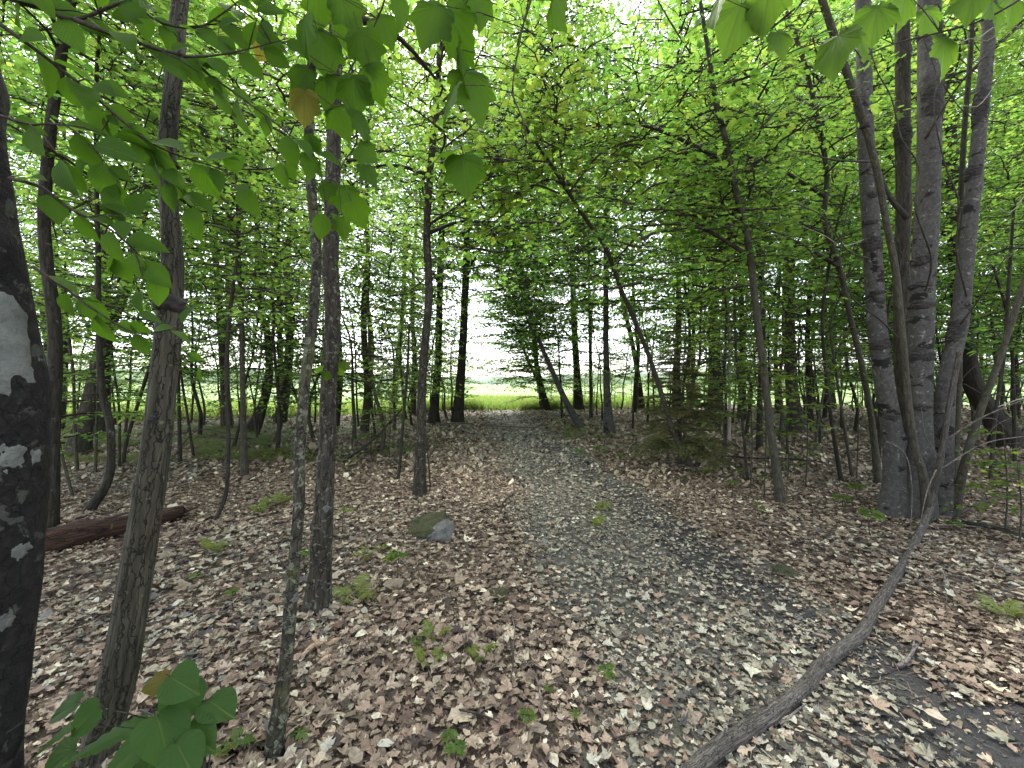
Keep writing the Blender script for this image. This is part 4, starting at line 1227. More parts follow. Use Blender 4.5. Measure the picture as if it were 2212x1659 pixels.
explicit_leaves(D_root, [(770, 310), (745, 345), (730, 380)], 1.5, [(800, 375, 70, 40, 0), (745, 430, 75, 5, 0), (705, 410, 60, -20, 0), (770, 460, 70, 20, 0), (790, 330, 60, 50, 0), (735, 490, 60, -10, 0)], .003, [at(745, 170, 1.5), at(765, 250, 1.5)], None, .0035)
cz = at(2148, -100, clump_Y)
explicit_leaves(clump, [(2230, -20), (2130, 40), (2030, 70), (1930, 95), (1860, 125)], 1.35,
    [(1840, 90, 95, -50, 0), (1800, 110, 110, -20, 0), (1880, 95, 95, 60, 0), (1895, 40, 100, -10, 0), (2055, 105, 100, 10, 0), (2020, 40, 80, 40, 0), (2160, 25, 100, 20, 0), (2195, 10, 100, 0, 0), (1960, 10, 90, 0, 0), (2100, 0, 90, -20, 0)], .004,
    [cz, at(2400, -300, 2.6), at(2320, -90, 1.6)], MAPLE_BRIGHT)
explicit_leaves(clump, [(1770, -60), (1730, 10), (1700, 40), (1665, 55)], 1.45, [(1590, 50, 120, -15, 0), (1625, 30, 90, 20, 0), (1690, 90, 80, 20, 0), (1655, 10, 90, -10, 0), (1545, 20, 80, -25, 0)], .003, [cz, at(1980, -280, 1.9)], MAPLE_BRIGHT)

# yellow leaves that sprout from the twin stems
explicit_leaves(D_root, [(716, 640), (708, 655), (704, 660)], 2.6, [(708, 665, 28, -10, 0)], .002, None, MAPLE_BRIGHT)
explicit_leaves(D_root, [(704, 760), (700, 775), (705, 785)], 2.55, [(690, 800, 30, -35, 0), (728, 800, 36, 30, 0), (748, 790, 30, 65, 0), (704, 812, 28, 0, 0)], .002, None, MAPLE_BRIGHT)

# maple seedling by the ridged trunk, with big leaves
sx, sy = -1.17, 1.52
seed_root = thing("maple_seedling", "broad-leaved maple seedling growing at the ridged trunk's foot", "seedling", (sx, sy, float(gz(sx, sy))))
tops = [(395, 1480, 85, 70), (330, 1478, 50, -60), (392, 1525, 90, 10), (478, 1528, 80, 80), (115, 1590, 80, -50), (170, 1560, 70, -30), (215, 1600, 130, -70), (300, 1590, 120, -60), (360, 1590, 110, 40),
        (430, 1600, 90, 70), (330, 1640, 120, 0), (130, 1530, 60, -70), (260, 1640, 100, -30), (400, 1640, 90, 40), (110, 1650, 80, -40)]
base_p = np.array([sx, sy, float(gz(sx, sy)) - .05])
for k, (cx, cy, ln, ang) in enumerate(tops):
    Y = 1.22 + lr.uniform(-.08, .1)
    c = at(cx, cy, Y); size = ln / F * Y * 1.1
    a = np.array([math.sin(math.radians(ang)), -.35, -.35 * math.cos(math.radians(ang)) - .05]); a = norm(a)
    b0 = c - a * size * .45
    put_tube("stalk", [base_p, base_p * .5 + b0 * .5 + [0, .03, .06], b0], [.004, .002, .001], 'bark_slim', seed_root, .05, 5)
    o = put_leaf(seed_root, seed_root, MAPLE_RED if k == 1 else MAPLE_DARK[k % 3], b0, a, np.array([0, -.35, .9]) + lr.normal(0, .3, 3), size * .86)

# ------------------------------------------------------------------ leaf litter
RY = np.array([.8, 1.3, 1.85, 2.45, 3.0, 4.0, 5.3, 6.0, 8.0, 12.0, 20])
RX = np.array([2.6, 2.3, 2.05, 2.05, 1.82, 1.78, 1.72, 1.55, 1.35, .55, -.1])


def bare(x, y):
    """how bare the track's muddy wheel rut is"""
    d = x - np.interp(y, RY, RX)
    n_ = smooth_noise(x, y, .22, 1) * .6 + smooth_noise(x, y, .11, 2) * .4 + .35 * smooth_noise(x, y, .8, 3)
    wide = np.interp(y, [1.5, 2.2, 3, 6, 10], [.55, .30, .26, .30, .3])
    amt = np.exp(-(d / wide) ** 2) * np.interp(y, [1.2, 2.0, 2.3, 6, 9, 12, 22], [1.5, 1.3, 1.0, .95, .5, .8, 1.2]) + .22 * np.exp(-((x - path_c(y)) / .9) ** 2)
    return np.clip(amt * .9 + .75 * n_ - .45 - np.clip((y - 2.2) * .08, 0, .25), 0, 1)


def on_path(x, y):
    d = np.abs(x - path_c(y) - .1) / (1.0 + .25 * smooth_noise(x, y, .6, 4))
    return np.clip((1.12 - d) / .35, 0, 1)


WARM = np.array([(.175, .128, .094), (.130, .092, .068), (.24, .182, .134), (.080, .054, .041), (.31, .245, .18), (.042, .030, .025), (.42, .36, .28), (.145, .097, .073), (.205, .162, .125)]) * np.array([.97, 1.04, 1.0])
WARM_P = np.array([.2, .18, .15, .14, .09, .07, .05, .07, .05])
COOL = np.array([(.20, .187, .135), (.145, .138, .10), (.26, .245, .19), (.07, .072, .058), (.30, .30, .23), (.035, .035, .035), (.19, .14, .10), (.10, .10, .09)])
COOL_P = np.array([.25, .2, .16, .12, .06, .09, .07, .05])


def litter_points(y0, y1, dens, r):
    A = 1.36 * (y1 ** 2 - y0 ** 2) + 1.8 * (y1 - y0)
    n_ = int(A * dens)
    y = np.sqrt(r.uniform(y0 ** 2, y1 ** 2, n_)); x = r.uniform(-1, 1, n_) * (1.36 * y + .9)
    k = r.uniform(size=n_) > bare(x, y) * 1.05
    k &= y < field_edge(x) + .5
    return x[k], y[k]


def litter_cols(x, y, r):
    pm = on_path(x, y) * .8
    green = np.clip(smooth_noise(x, y, 1.6, 9) * .9 - .15, 0, .5) + np.clip((y - 8) / 14, 0, .45)
    cool = r.uniform(size=len(x)) < np.clip(pm + green, 0, .93)
    c = np.where(cool[:, None], COOL[r.choice(len(COOL), len(x), p=COOL_P)], WARM[r.choice(len(WARM), len(x), p=WARM_P)])
    return c * r.uniform(1.1, 1.9, (len(x), 1))


lit = MB()
r = np.random.default_rng(21)
SHAPES = {lod: [T_dead('maple' if i % 5 < 3 else 'oval', 50 + i, lod) for i in range(10)] for lod in (0, 1, 2)}
for y0, y1, dens, lod, sz in [(.9, 2.7, 1250, 2, .040), (2.7, 6, 780, 1, .043), (6, 11, 400, 0, .058), (11, 25, 140, 0, .085)]:
    x, y = litter_points(y0, y1, dens, r)
    cols = litter_cols(x, y, r)
    which = r.integers(0, 10, len(x))
    for w in range(10):
        q = which == w; N = q.sum()
        a = r.uniform(0, 6.283, N)
        nrm = np.stack([r.normal(0, .24, N), r.normal(0, .24, N), np.ones(N)], -1)
        ax = np.stack([np.cos(a), np.sin(a), np.zeros(N)], -1)
        X, A_, Z = frames(ax, nrm)
        pos = np.stack([x[q], y[q], gz(x[q], y[q]) + .008 + r.uniform(0, .03, N)], -1)
        sp = SHAPES[lod][w]
        place(lit, sp, pos, X, A_, Z, sz * np.exp(r.normal(0, .34, N)) * (1 - .22 * on_path(x[q], y[q])), 0, cols[q], False)
for hx, hy in HERO:
    if hy > 9: continue
    N = 130
    a = r.uniform(0, 6.283, N); rad_ = .05 + .02 * hy ** .5 + np.abs(r.normal(0, .11, N)); x, y = hx + np.cos(a) * rad_, hy + np.sin(a) * rad_
    az = r.uniform(0, 6.283, N); X, A_, Z = frames(np.stack([np.cos(az), np.sin(az), np.zeros(N)], -1), np.stack([np.cos(a) * .5 + r.normal(0, .3, N), np.sin(a) * .5 + r.normal(0, .3, N), np.ones(N)], -1))
    place(lit, SHAPES[1][int(r.integers(10))], np.stack([x, y, gz(x, y) + .015 + .05 * np.exp(-rad_ / .1) + r.uniform(0, .02, N)], -1), X, A_, Z, .055 * np.exp(r.normal(0, .25, N)), 0, litter_cols(x, y, r), False)
# broken bits, specks and stalks between the leaves and on the mud
for y0, y1, dens, sz in [(.9, 3.4, 1500, .016), (3.4, 8, 300, .026)]:
    A_n = int((1.36 * (y1 ** 2 - y0 ** 2) + 1.8 * (y1 - y0)) * dens)
    y = np.sqrt(r.uniform(y0 ** 2, y1 ** 2, A_n)); x = r.uniform(-1, 1, A_n) * (1.36 * y + .9)
    cols = litter_cols(x, y, r) * r.choice([.35, .8, 1.2], A_n)[:, None]
    a = r.uniform(0, 6.283, A_n)
    X, A_, Z = frames(np.stack([np.cos(a), np.sin(a), np.zeros(A_n)], -1), np.stack([r.normal(0, .4, A_n), r.normal(0, .4, A_n), np.ones(A_n)], -1))
    q = r.uniform(size=A_n) < .45
    pos = np.stack([x, y, gz(x, y) + .010 + r.uniform(0, .012, A_n)], -1)
    place(lit, SHAPES[0][0], pos[q], X[q], A_[q], Z[q], (sz * np.exp(r.normal(0, .5, A_n)))[q], 0, cols[q], False)
    q = ~q
    place(lit, (np.array([(-.03, -.5, 0), (.03, -.5, 0), (.02, .5, .05), (-.02, .5, .05)]), [np.array([[0, 1, 2, 3]])]), pos[q], X[q], A_[q], Z[q], (sz * 2.6 * np.exp(r.normal(0, .5, A_n)))[q], 0, cols[q] * .6, False)
tag(link("leaf_litter", lit.mesh("leaf_litter", [M['litter']], want_col=True)), "layer of dead brown and grey-green leaves over the forest floor", None, None, "stuff")

# the leaves that show largest, each by itself
PAL = [((.42, .35, .26), "pale tan"), ((.31, .235, .17), "tan"), ((.21, .147, .108), "brown"), ((.11, .07, .05), "dark brown"), ((.42, .41, .33), "bleached grey"), ((.25, .25, .18), "grey-green")]
FL = {}
for si in range(10):
    for ci, (c, nm_) in enumerate(PAL):
        mb = MB(); t = SHAPES[2][si]
        mb.add(t[0], t[1], 0, False, None, np.repeat(np.array([c]), len(t[0]), 0) * np.random.default_rng(si * 9 + ci).uniform(.88, 1.1))
        FL[(si, ci)] = mb.mesh("fallen_leaf", [M['litter']], want_col=True)
NEAR_MARKS = [((-1.6, 1.6), "by the ridged trunk's foot"), ((-.95, 1.7), "by the slim spotted stem's foot"), ((-1.3, 2.7), "by the twin spotted stem's base"), ((1.1, 1.9), "beside the fallen pole"), ((2.0, 1.8), "on the bare mud"),
              ((0.0, 1.7), "on open brown litter"), ((.6, 2.4), "on the grey track litter"), ((-.5, 2.3), "on open litter near small ferns"), ((1.8, 2.6), "between the pole and the wet rut")]
n_f = 0; tries = 0; fpos = []
while n_f < 300 and tries < 20000:
    tries += 1
    y = 1.5 + 1.9 * random.random() ** 1.4; x = random.uniform(-1.27 * y, 1.27 * y)
    b_ = float(bare(x, y))
    if random.random() < b_ * .9: continue
    if any((x - a) ** 2 + (y - c) ** 2 < .075 ** 2 for a, c in fpos): continue
    fpos.append((x, y)); n_f += 1
    cool = random.random() < .75 * float(on_path(x, y))
    si = random.randrange(10); ci = random.choices([4, 5, 0, 3], [3, 5, 1, 1])[0] if cool else random.choices([0, 1, 2, 3, 4], [2, 5, 6, 3, 1])[0]
    o = link("fallen_leaf", FL[(si, ci)], None, (x, y, float(gz(x, y)) + random.uniform(.022, .045)))
    o.rotation_euler = (random.gauss(0, .22), random.gauss(0, .22), random.uniform(0, 6.28))
    s = random.uniform(.045, .082); o.scale = (s, s, s)
    mk = min(NEAR_MARKS, key=lambda m: (m[0][0] - x) ** 2 + (m[0][1] - y) ** 2)[1]
    tag(o, ("curled " if si % 2 else "flat ") + PAL[ci][1] + (" lobed" if si % 5 < 3 else " oval") + " dead leaf lying " + mk, "dead leaf", "dead leaves lying on the ground")

# ------------------------------------------------------------------ the fallen pole
def pole_pt(px, py, r_):
    Y = 3.0
    for _ in range(10):
        Y = F * (CAM_Z - float(gz((px - 1106) / F * Y, Y)) - r_) / (py - 829.5)
    return at(px, py, Y)


pp = [(1330, 1850), (1525, 1640), (1625, 1568), (1725, 1495), (1800, 1425), (1850, 1370), (1900, 1303), (1940, 1243), (1972, 1175)]
rad = [.037, .036, .0355, .035, .035, .0345, .034, .033, .032]
P = [pole_pt(px, py, r_) for (px, py), r_ in zip(pp, rad)]
for px, py, Y, r_ in [(2010, 1092, clump_Y - .28, .031), (2032, 990, clump_Y - .26, .029), (2052, 880, clump_Y - .26, .026), (2068, 760, clump_Y - .26, .022)]:
    P.append(at(px, py, Y)); rad.append(r_)
pole = thing("fallen_pole", "long grey fallen pole lying across the track and propped on the clump", "fallen trunk", (P[1][0], P[1][1], float(gz(P[1][0], P[1][1]))))
P = [q + np.array([.012 * math.sin(i * 2.7), .012 * math.sin(i * 1.9 + 1), .004 * math.sin(i * 3.3)]) for i, q in enumerate(P)]
put_tube("trunk", P, rad, 'pole', pole, .02, 22, .05, 5, 0, 26)
for k, (i, a_, b_, c_) in enumerate([(1, .3, .5, .8), (2, -.6, .2, .9), (3, .7, .4, .5), (5, -.5, -.2, .9), (6, .8, .3, .6), (7, -.7, .1, .8)]):
    q = P[i] * .6 + P[i + 1] * .4; d = norm(np.array([a_, b_, c_]))
    put_tube("stub", [q, q + d * .045, q + d * (.06 + .03 * (k % 3))], [.013, .009, .006], 'pole', pole, .015, 8, .1, k)
for pts, ys_, r0 in [([(2045, 949), (2117, 904), (2209, 864), (2260, 845)], (4.2, 4.0, 3.8, 3.7), .010), ([(2036, 1011), (2121, 960), (2209, 943), (2260, 940)], (4.2, 4.1, 4.0, 4.0), .008),
                     ([(1998, 1133), (2102, 1137), (2209, 1155), (2250, 1160)], (4.1, 4.2, 4.25, 4.3), .007), ([(1915, 954), (1955, 980), (1970, 1055), (1965, 1168)], (3.9, 3.9, 3.92, 3.95), .007),
                     ([(2022, 1015), (2003, 1060), (1990, 1120), (1985, 1160)], (4.1, 4.0, 3.95, 3.92), .006), ([(2121, 960), (2150, 920), (2190, 900)], (4.1, 4.0, 3.9), .004),
                     ([(2117, 904), (2150, 905), (2175, 930)], (4.0, 3.95, 3.9), .004), ([(2030, 990), (2000, 940), (1990, 880)], (4.2, 4.1, 4.05), .004)]:
    put_tube("twig", [at(px, py, Y) for (px, py), Y in zip(pts, ys_)], np.linspace(r0, r0 * .35, len(pts)), 'dead', pole, .05, 6, .05)
for pts, r0 in [([(1938, 1262), (2025, 1243), (2080, 1200), (2088, 1178)], .008), ([(2040, 1236), (2045, 1300)], .005), ([(1890, 1325), (1950, 1318)], .007), ([(1970, 1182), (2100, 1142)], .007), ([(2035, 1238), (2110, 1250)], .005)]:
    put_tube("twig", [pole_pt(px, py, .03 if i else .05) for i, (px, py) in enumerate(pts)], np.linspace(r0, r0 * .5, len(pts)), 'dead', pole, .05, 6, .05)

# ------------------------------------------------------------------ rotten log, stones, stump
a_, b_ = pole_pt(20, 1190, .09), pole_pt(388, 1108, .07)
log = thing("rotten_log", "decayed reddish log lying behind the ridged trunk", "log", (a_[0], a_[1], float(gz(a_[0], a_[1]))))
put_tube("trunk", [a_, a_ * .6 + b_ * .4 + [0, 0, .01], b_], [.115, .105, .075], 'rot', log, .04, 24, .10, 9, 0, 10)
for k in range(7):                       # splintered strips of old wood lying along its back
    t0 = .12 + .11 * k; ang = lr.uniform(.3, 2.4)
    q = [a_ + (b_ - a_) * (t0 + dt) + np.array([0, -math.cos(ang), math.sin(ang)]) * (.118 - .04 * t0) for dt in (0, .08, .17)]
    put_tube("splinter", q, [.008, .014, .006], 'rot' if k % 2 else 'dead', log, .05, 6, .1, k)
for k in range(5):
    q = [b_ + lr.normal(0, .025, 3), b_ + (b_ - a_) * lr.uniform(.03, .09) + lr.normal(0, .035, 3)]
    put_tube("splinter", q, [.018, .004], 'rot', log, .04, 6, .1, k)

import bmesh


def stone(name, label, pts, loc, mossf=None, amp=.012, cuts=3):
    root = thing(name, label, "stone", loc)
    bm = bmesh.new()
    for q in pts: bm.verts.new(q)
    bmesh.ops.convex_hull(bm, input=bm.verts)
    bmesh.ops.triangulate(bm, faces=bm.faces)
    bmesh.ops.subdivide_edges(bm, edges=bm.edges, cuts=cuts, use_grid_fill=True)
    for v in bm.verts:
        d = mnoise.noise(v.co * 9) * amp + mnoise.noise(v.co * 30) * amp * .35
        v.co += v.normal * d if v.normal.length else Vector((0, 0, 0))
    bm.normal_update()
    me = bpy.data.meshes.new("rock"); bm.to_mesh(me); me.materials.append(M['rock']); link("rock", me, root)
    if mossf:
        bmesh.ops.subdivide_edges(bm, edges=bm.edges, cuts=1, use_grid_fill=True)
        bm.normal_update()
        kill = [f for f in bm.faces if not mossf(f.calc_center_median(), f.normal)]
        bmesh.ops.delete(bm, geom=kill, context='FACES')
        for v in bm.verts:
            edge = any(e.is_boundary for e in v.link_edges)
            v.co += v.normal * (-.004 if edge else .010 + .030 * abs(mnoise.noise(v.co * 38)) + .014 * mnoise.noise(v.co * 16))
        for f in bm.faces: f.smooth = True
        me = bpy.data.meshes.new("moss"); bm.to_mesh(me); me.materials.append(M['moss']); link("moss", me, root)
    bm.free()
    return root


Ys = base_depth(925, 1172)
k_ = Ys / F
c0 = at(918, 1172, Ys); c0[2] = float(gz(c0[0], c0[1]))
X_ = lambda px: (px - 918) * k_
spts = [(X_(872), .12, .03), (X_(880), .30, .10), (X_(913), -.0, -.03), (X_(974), .03, -.03), (X_(925), .02, .06), (X_(962), .03, .135), (X_(948), .30, .19), (X_(930), .34, .19), (X_(970), .30, .10), (X_(905), .28, .16), (X_(885), .02, -.03), (X_(975), .35, -.03), (X_(872), .35, -.03)]
stone("mossy_stone", "mossy slab of grey stone beside the slender dark trunk", spts, tuple(c0), lambda c, n_: (n_.z > .2 or n_.x < -.3) and c.z > .02 and (c.x < X_(928) + .55 * (c.y) + .02 * math.sin(c.y * 50) or c.z > .16))
for (px, py), s_, lb in [((1080, 1295), .10, "small moss-covered stone between the mossy slab and the camera"), ((1702, 1245), .11, "small dark mossy stone by the wet rut"), ((1478, 1045), .14, "low moss mound at the arching stem's foot")]:
    q = at(px, py, base_depth(px, py)); q[2] = float(gz(q[0], q[1])) + .01
    rs = np.random.default_rng(int(px))
    stone("moss_stone", lb, [tuple(norm(rs.normal(0, 1, 3)) * np.array([s_, s_ * .8, s_ * .5])) for _ in range(16)], tuple(q), lambda c, n_: n_.z > .1, .008, 2)

q = at(1514, 985, base_depth(1514, 985)); q[2] = float(gz(q[0], q[1]))
stump = thing("rotten_stump", "small rotten red stump beside the spruce", "stump", q)
for k in range(9):
    a = k * .7; rr2 = .07 + .03 * (k % 3)
    f0 = q + np.array([math.cos(a) * rr2 * 1.5, math.sin(a) * rr2 * 1.5, -.05]); f1 = q + np.array([math.cos(a) * rr2, math.sin(a) * rr2, lr.uniform(.14, .38)])
    put_tube("shard", [f0, (f0 + f1) / 2, f1], [.06, .05, .012], 'rot', stump, .05, 7, .12, k)

# ------------------------------------------------------------------ young spruce
def spruce_branch(seed, L=1.0):
    r = np.random.default_rng(seed); mb = MB()
    s = np.linspace(0, 1, 6)
    P = np.column_stack([s * L, .04 * np.sin(s * 3), .05 * s - .22 * s ** 2])
    v, f = tube(P, np.linspace(.010, .003, 6), 5, cap=False); mb.add(v, f, 1)
    segs = [(P, .1)]
    for k in range(16):
        sk = .15 + .83 * k / 16; p = np.array([np.interp(sk, s, P[:, c]) for c in range(3)]); sg = 1 if k % 2 else -1
        l2 = L * .42 * (1.05 - sk) + .06
        e = p + np.array([l2 * .75, sg * l2 * .7, -.14 * l2 + r.normal(0, .02)])
        Q = np.array([p, (p + e) / 2 + [0, 0, .01], e]); v, f = tube(Q, [.004, .003, .002], 3, cap=False); mb.add(v, f, 1)
        segs.append((Q, 0))
    NP, NA = [], []
    for Q, st in segs:
        ln = np.linalg.norm(np.diff(Q, axis=0), axis=1).sum(); m_ = int(ln / .0042)
        t = r.uniform(st, 1, m_); u = np.linspace(0, 1, len(Q))
        pp_ = np.stack([np.interp(t, u, Q[:, c]) for c in range(3)], -1)
        d = norm(Q[-1] - Q[0]); ax = d * .8 + r.normal(0, .75, (m_, 3)) * [1, 1, .6] + [0, 0, .15]
        NP.append(pp_); NA.append(ax)
    NP, NA = np.concatenate(NP), np.concatenate(NA)
    X, A, Z = frames(NA, r.normal(0, 1, NA.shape))
    place(mb, (np.array([(-.13, 0, 0), (.13, 0, 0), (.12, .7, .02), (0, 1, 0)]), [np.array([[0, 1, 2, 3]])]), NP, X, A, Z, np.full(len(NP), .042))
    return mb.mesh("branch", [M['needle'], M['twig']])


SB = [spruce_branch(i) for i in range(3)]
Ysp = 7.9
foot = np.array([(1468 - 1106) / F * Ysp, Ysp, 0.0]); foot[2] = float(gz(foot[0], foot[1]))
spruce = thing("spruce_tree", "young brownish spruce with drooping boughs beside the track", "tree", foot)
put_tube("trunk", [foot - [0, 0, .1], foot + [0, 0, 1.5], foot + [-.08, 0, 3.1]], [.045, .03, .006], 'bark_brown', spruce, .15, 9, .05)
for k in range(115):
    t = (k / 114) ** .88; z = .28 + 2.7 * t
    o = link("branch", SB[k % 3], spruce, (-.05 * t, 0, z))
    L = (1.0 * (1 - t) ** .85 + .12) * lr.uniform(.7, 1.15)
    o.scale = (L, L, L); o.rotation_euler = (lr.uniform(-.2, .2), lr.uniform(-.15, .22) - .25 * t, k * 2.4 + lr.uniform(-.3, .3))

# ------------------------------------------------------------------ ferns, seedlings, grass
def frond(seed, n_=21):
    r = np.random.default_rng(seed); mb = MB()
    s = np.linspace(0, 1, 7)
    P = np.column_stack([s * .75, .05 * np.sin(s * 2 + seed), .75 * s - .55 * s ** 2])
    v, f = tube(P, np.linspace(.007, .002, 7), 3, cap=False); mb.add(v, f)
    pos, ax = [], []
    ln = []
    for k in range(n_):
        t = .18 + .8 * k / n_
        p = [np.interp(t, s, P[:, c]) for c in range(3)]
        w = .24 * math.sin(min(1, (t - .1) * 2.2) * 1.57) * (1.08 - t) / .6 + .02
        for sg in (-1, 1):
            pos.append(p); ax.append((.35, sg, r.uniform(-.3, .05))); ln.append(w)
    pos, ax, ln = np.array(pos), np.array(ax, float), np.array(ln)
    X, A, Z = frames(ax, np.tile([-.2, 0, 1.0], (len(ax), 1)))
    place(mb, (np.array([(-.06, 0, 0), (-.075, .35, .02), (0, 1, -.06), (.075, .35, .02), (.06, 0, 0)]), [np.array([[0, 4, 3, 1]]), np.array([[1, 3, 2]])]), pos, X, A, Z, ln)
    return mb


FR = [frond(i) for i in range(4)]
FR_me = [f.mesh("frond", [M['fern']]) for f in FR]
for px, py, h, lb in [(765, 1300, .34, "tall light green fern at the foot of the twin spotted stems"), (940, 1385, .19, "small fern pair in open litter below the mossy slab"), (462, 1195, .24, "pale fern beside the curved whip's bent foot"),
                      (925, 1440, .17, "small low fern in the litter nearest the slim stem"), (1040, 1425, .17, "spreading small fern left of the grey track"), (1290, 1140, .26, "wispy olive fern growing in the middle of the track"),
                      (700, 1105, .26, "fern just behind the twin spotted stems"), (2175, 1340, .26, "pale fern near the frame edge beyond the pole"), (560, 1110, .28, "fern in the green patch behind the slim stem"), (610, 1090, .3, "fern beside the slim spotted stem in the green patch"),
                      (820, 1190, .17, "tiny fern left of the mossy slab"), (790, 1205, .18, "tiny fern between the twin stems and the slab"), (1300, 1105, .3, "olive fern a little up the track from the wispy one")]:
    q = at(px, py, base_depth(px, py)); q[2] = float(gz(q[0], q[1]))
    root = thing("fern", lb, "fern", q, "ferns on the forest floor")
    for k in range(5 if h < .2 else 7):
        o = link("frond", FR_me[k % 4], root); o.rotation_euler = (lr.uniform(-.2, .2), lr.uniform(-.5, .1), k * 2.4 + lr.uniform(-.4, .4))
        s = .8 * h * lr.uniform(.75, 1.25); o.scale = (s, s * 1.0, s * 1.25)

cp = MB(); r = np.random.default_rng(33)
FV = [(np.concatenate(f.v), f.f) for f in (frond(i, 8) for i in range(4))]
nf = 0
for _ in range(16000):
    if nf > 1700: break
    Y = r.uniform(6.5, 22) if r.uniform() < .5 else r.uniform(7.5, 14); px = r.uniform(60, 1330)
    x = (px - 1106) / F * Y
    dens = .9 * np.exp(-((px - 480) / 260) ** 2) * (7.6 < Y) + .9 * (px < 420) * (Y > 7.0) + .7 * np.exp(-((px - 1240) / 70) ** 2) * (Y > 8) + .12 * (Y > 9) * (px < 960)
    dens *= (smooth_noise(x, Y, 1.1, 7) > -.3)
    if abs(x - path_c(Y)) < 1.25 or r.uniform() > dens or Y > field_edge(x) + .3: continue
    nf += 1
    h = r.uniform(.22, .42)
    for k in range(4):
        V, fc = FV[k % 4]
        a = k * 1.257 + r.uniform(-.4, .4); c, s = math.cos(a), math.sin(a)
        W = V * h * r.uniform(.8, 1.2)
        W = np.column_stack([W[:, 0] * c - W[:, 1] * s + x, W[:, 0] * s + W[:, 1] * c + Y, W[:, 2] * 1.1 + float(gz(x, Y))])
        cp.add(W, [])
        base_n = cp.n - len(W)
        for arr, mm, sm in fc:
            cp.f.append((arr + base_n, 0, sm))
tag(link("fern_undergrowth", cp.mesh("fern_undergrowth", [M['fern']])), "yellow-green ferny ground cover along the meadow edge", None, None, "stuff")


def seedling_mesh(seed):
    r = np.random.default_rng(seed); mb = MB()
    h = r.uniform(.10, .22)
    P = np.array([(0, 0, -.02), (.01, .01, h * .5), (.0, .02, h)]); v, f = tube(P, [.004, .003, .002], 5); mb.add(v, f, 1)
    n_ = r.integers(4, 8); a = np.arange(n_) * 2.3 + r.uniform(0, 6)
    pos = np.column_stack([np.cos(a) * .02, np.sin(a) * .02, h * r.uniform(.75, 1.0, n_)])
    ax = np.column_stack([np.cos(a), np.sin(a), r.uniform(-.35, .15, n_)])
    X, A, Z = frames(ax, np.tile([0, 0, 1.0], (n_, 1)) + r.normal(0, .2, (n_, 3)))
    place(mb, MAPLE, pos, X, A, Z, r.uniform(.06, .10, n_))
    return mb.mesh("maple_seedling", [M['leaf_light'], M['twig']])


SM = [seedling_mesh(i) for i in range(6)]
SPOTS = [(970, 1620), (985, 1650), (640, 1620), (1185, 1500), (1140, 1590), (520, 1645), (480, 1650), (1310, 1480), (1240, 1560), (900, 1400), (860, 1260), (1560, 1010), (1600, 1040), (1530, 1035), (1650, 1050), (1490, 1030), (1580, 1075), (1760, 1005), (1730, 1030), (1690, 1020),
         (2140, 1010), (2190, 1000), (2200, 1040), (2150, 1060), (1850, 1080), (1820, 1100), (1060, 900), (1230, 955), (1180, 930), (1205, 915), (1290, 985), (1340, 1000), (1400, 1010), (1365, 975), (1250, 1000), (740, 1150), (660, 1240), (500, 1300), (420, 1260), (2060, 1150), (1880, 1160), (1640, 1120),
         (1700, 960), (1780, 950), (1620, 960), (1660, 935), (2100, 1080), (1545, 990), (880, 990), (820, 970), (760, 1010)]
for i, (px, py) in enumerate(SPOTS):
    Y = base_depth(px, py); q = at(px, py, Y)
    o = link("maple_seedling", SM[i % 6], None, (q[0], q[1], float(gz(q[0], q[1])) + .01))
    s = random.uniform(.32, .55) if Y < 3 else random.uniform(.8, 1.4); o.scale = (s, s, s); o.rotation_euler.z = random.uniform(0, 6.28)
    where_ = min(MARKS, key=lambda m_: abs(m_[0] - px))[1]
    tag(o, ("low" if i % 2 else "upright") + " green seedling " + ("low in the frame below " if py > 1450 else "in the litter in front of " if py > 1100 else "on the ground near " if py > 985 else "low on the forest floor beyond ") + where_, "seedling", "maple seedlings on the forest floor")

# leafy young saplings at eye level on the far side of the track
for px, py, Y, sc in [(1650, 800, 5.4, .95), (1620, 850, 5.6, .8), (1740, 850, 6.0, .9), (1700, 960, 6.3, .8), (2170, 1010, 4.2, .7), (2200, 1080, 3.9, .6), (1560, 830, 7.0, 1.0), (1850, 780, 6.5, 1.0), (840, 860, 8, 1.1), (760, 800, 9, 1.2), (900, 800, 12, 1.4), (800, 930, 9, 1.0)]:
    x = (px - 1106) / F * Y; g = float(gz(x, Y))
    if Y > 5 or True:
        top_ = at(px, py, Y)[2] + .25
        root = thing("leafy_sapling", ("bright leafy sapling " if py < 900 else "low bright leafy sapling ") + ("in front of " if py > 930 else "beside " if Y < 6.2 else "behind ") + min(MARKS, key=lambda m_: abs(m_[0] - px))[1], "sapling", (x, Y, g), "leafy young saplings under the trees")
        put_tube("stem", [(x, Y, g - .05), (x + .03, Y, (g + top_) / 2), (x - .02, Y, top_ + .2)], [.010, .008, .003], 'bark_slim', root, .15, 6)
        for dz in ((0, -.35) if top_ > .9 else (0,)):
            add_crown(root, 'small', (x, Y, max(top_ - .55 * sc + dz, g + .05)), sc)

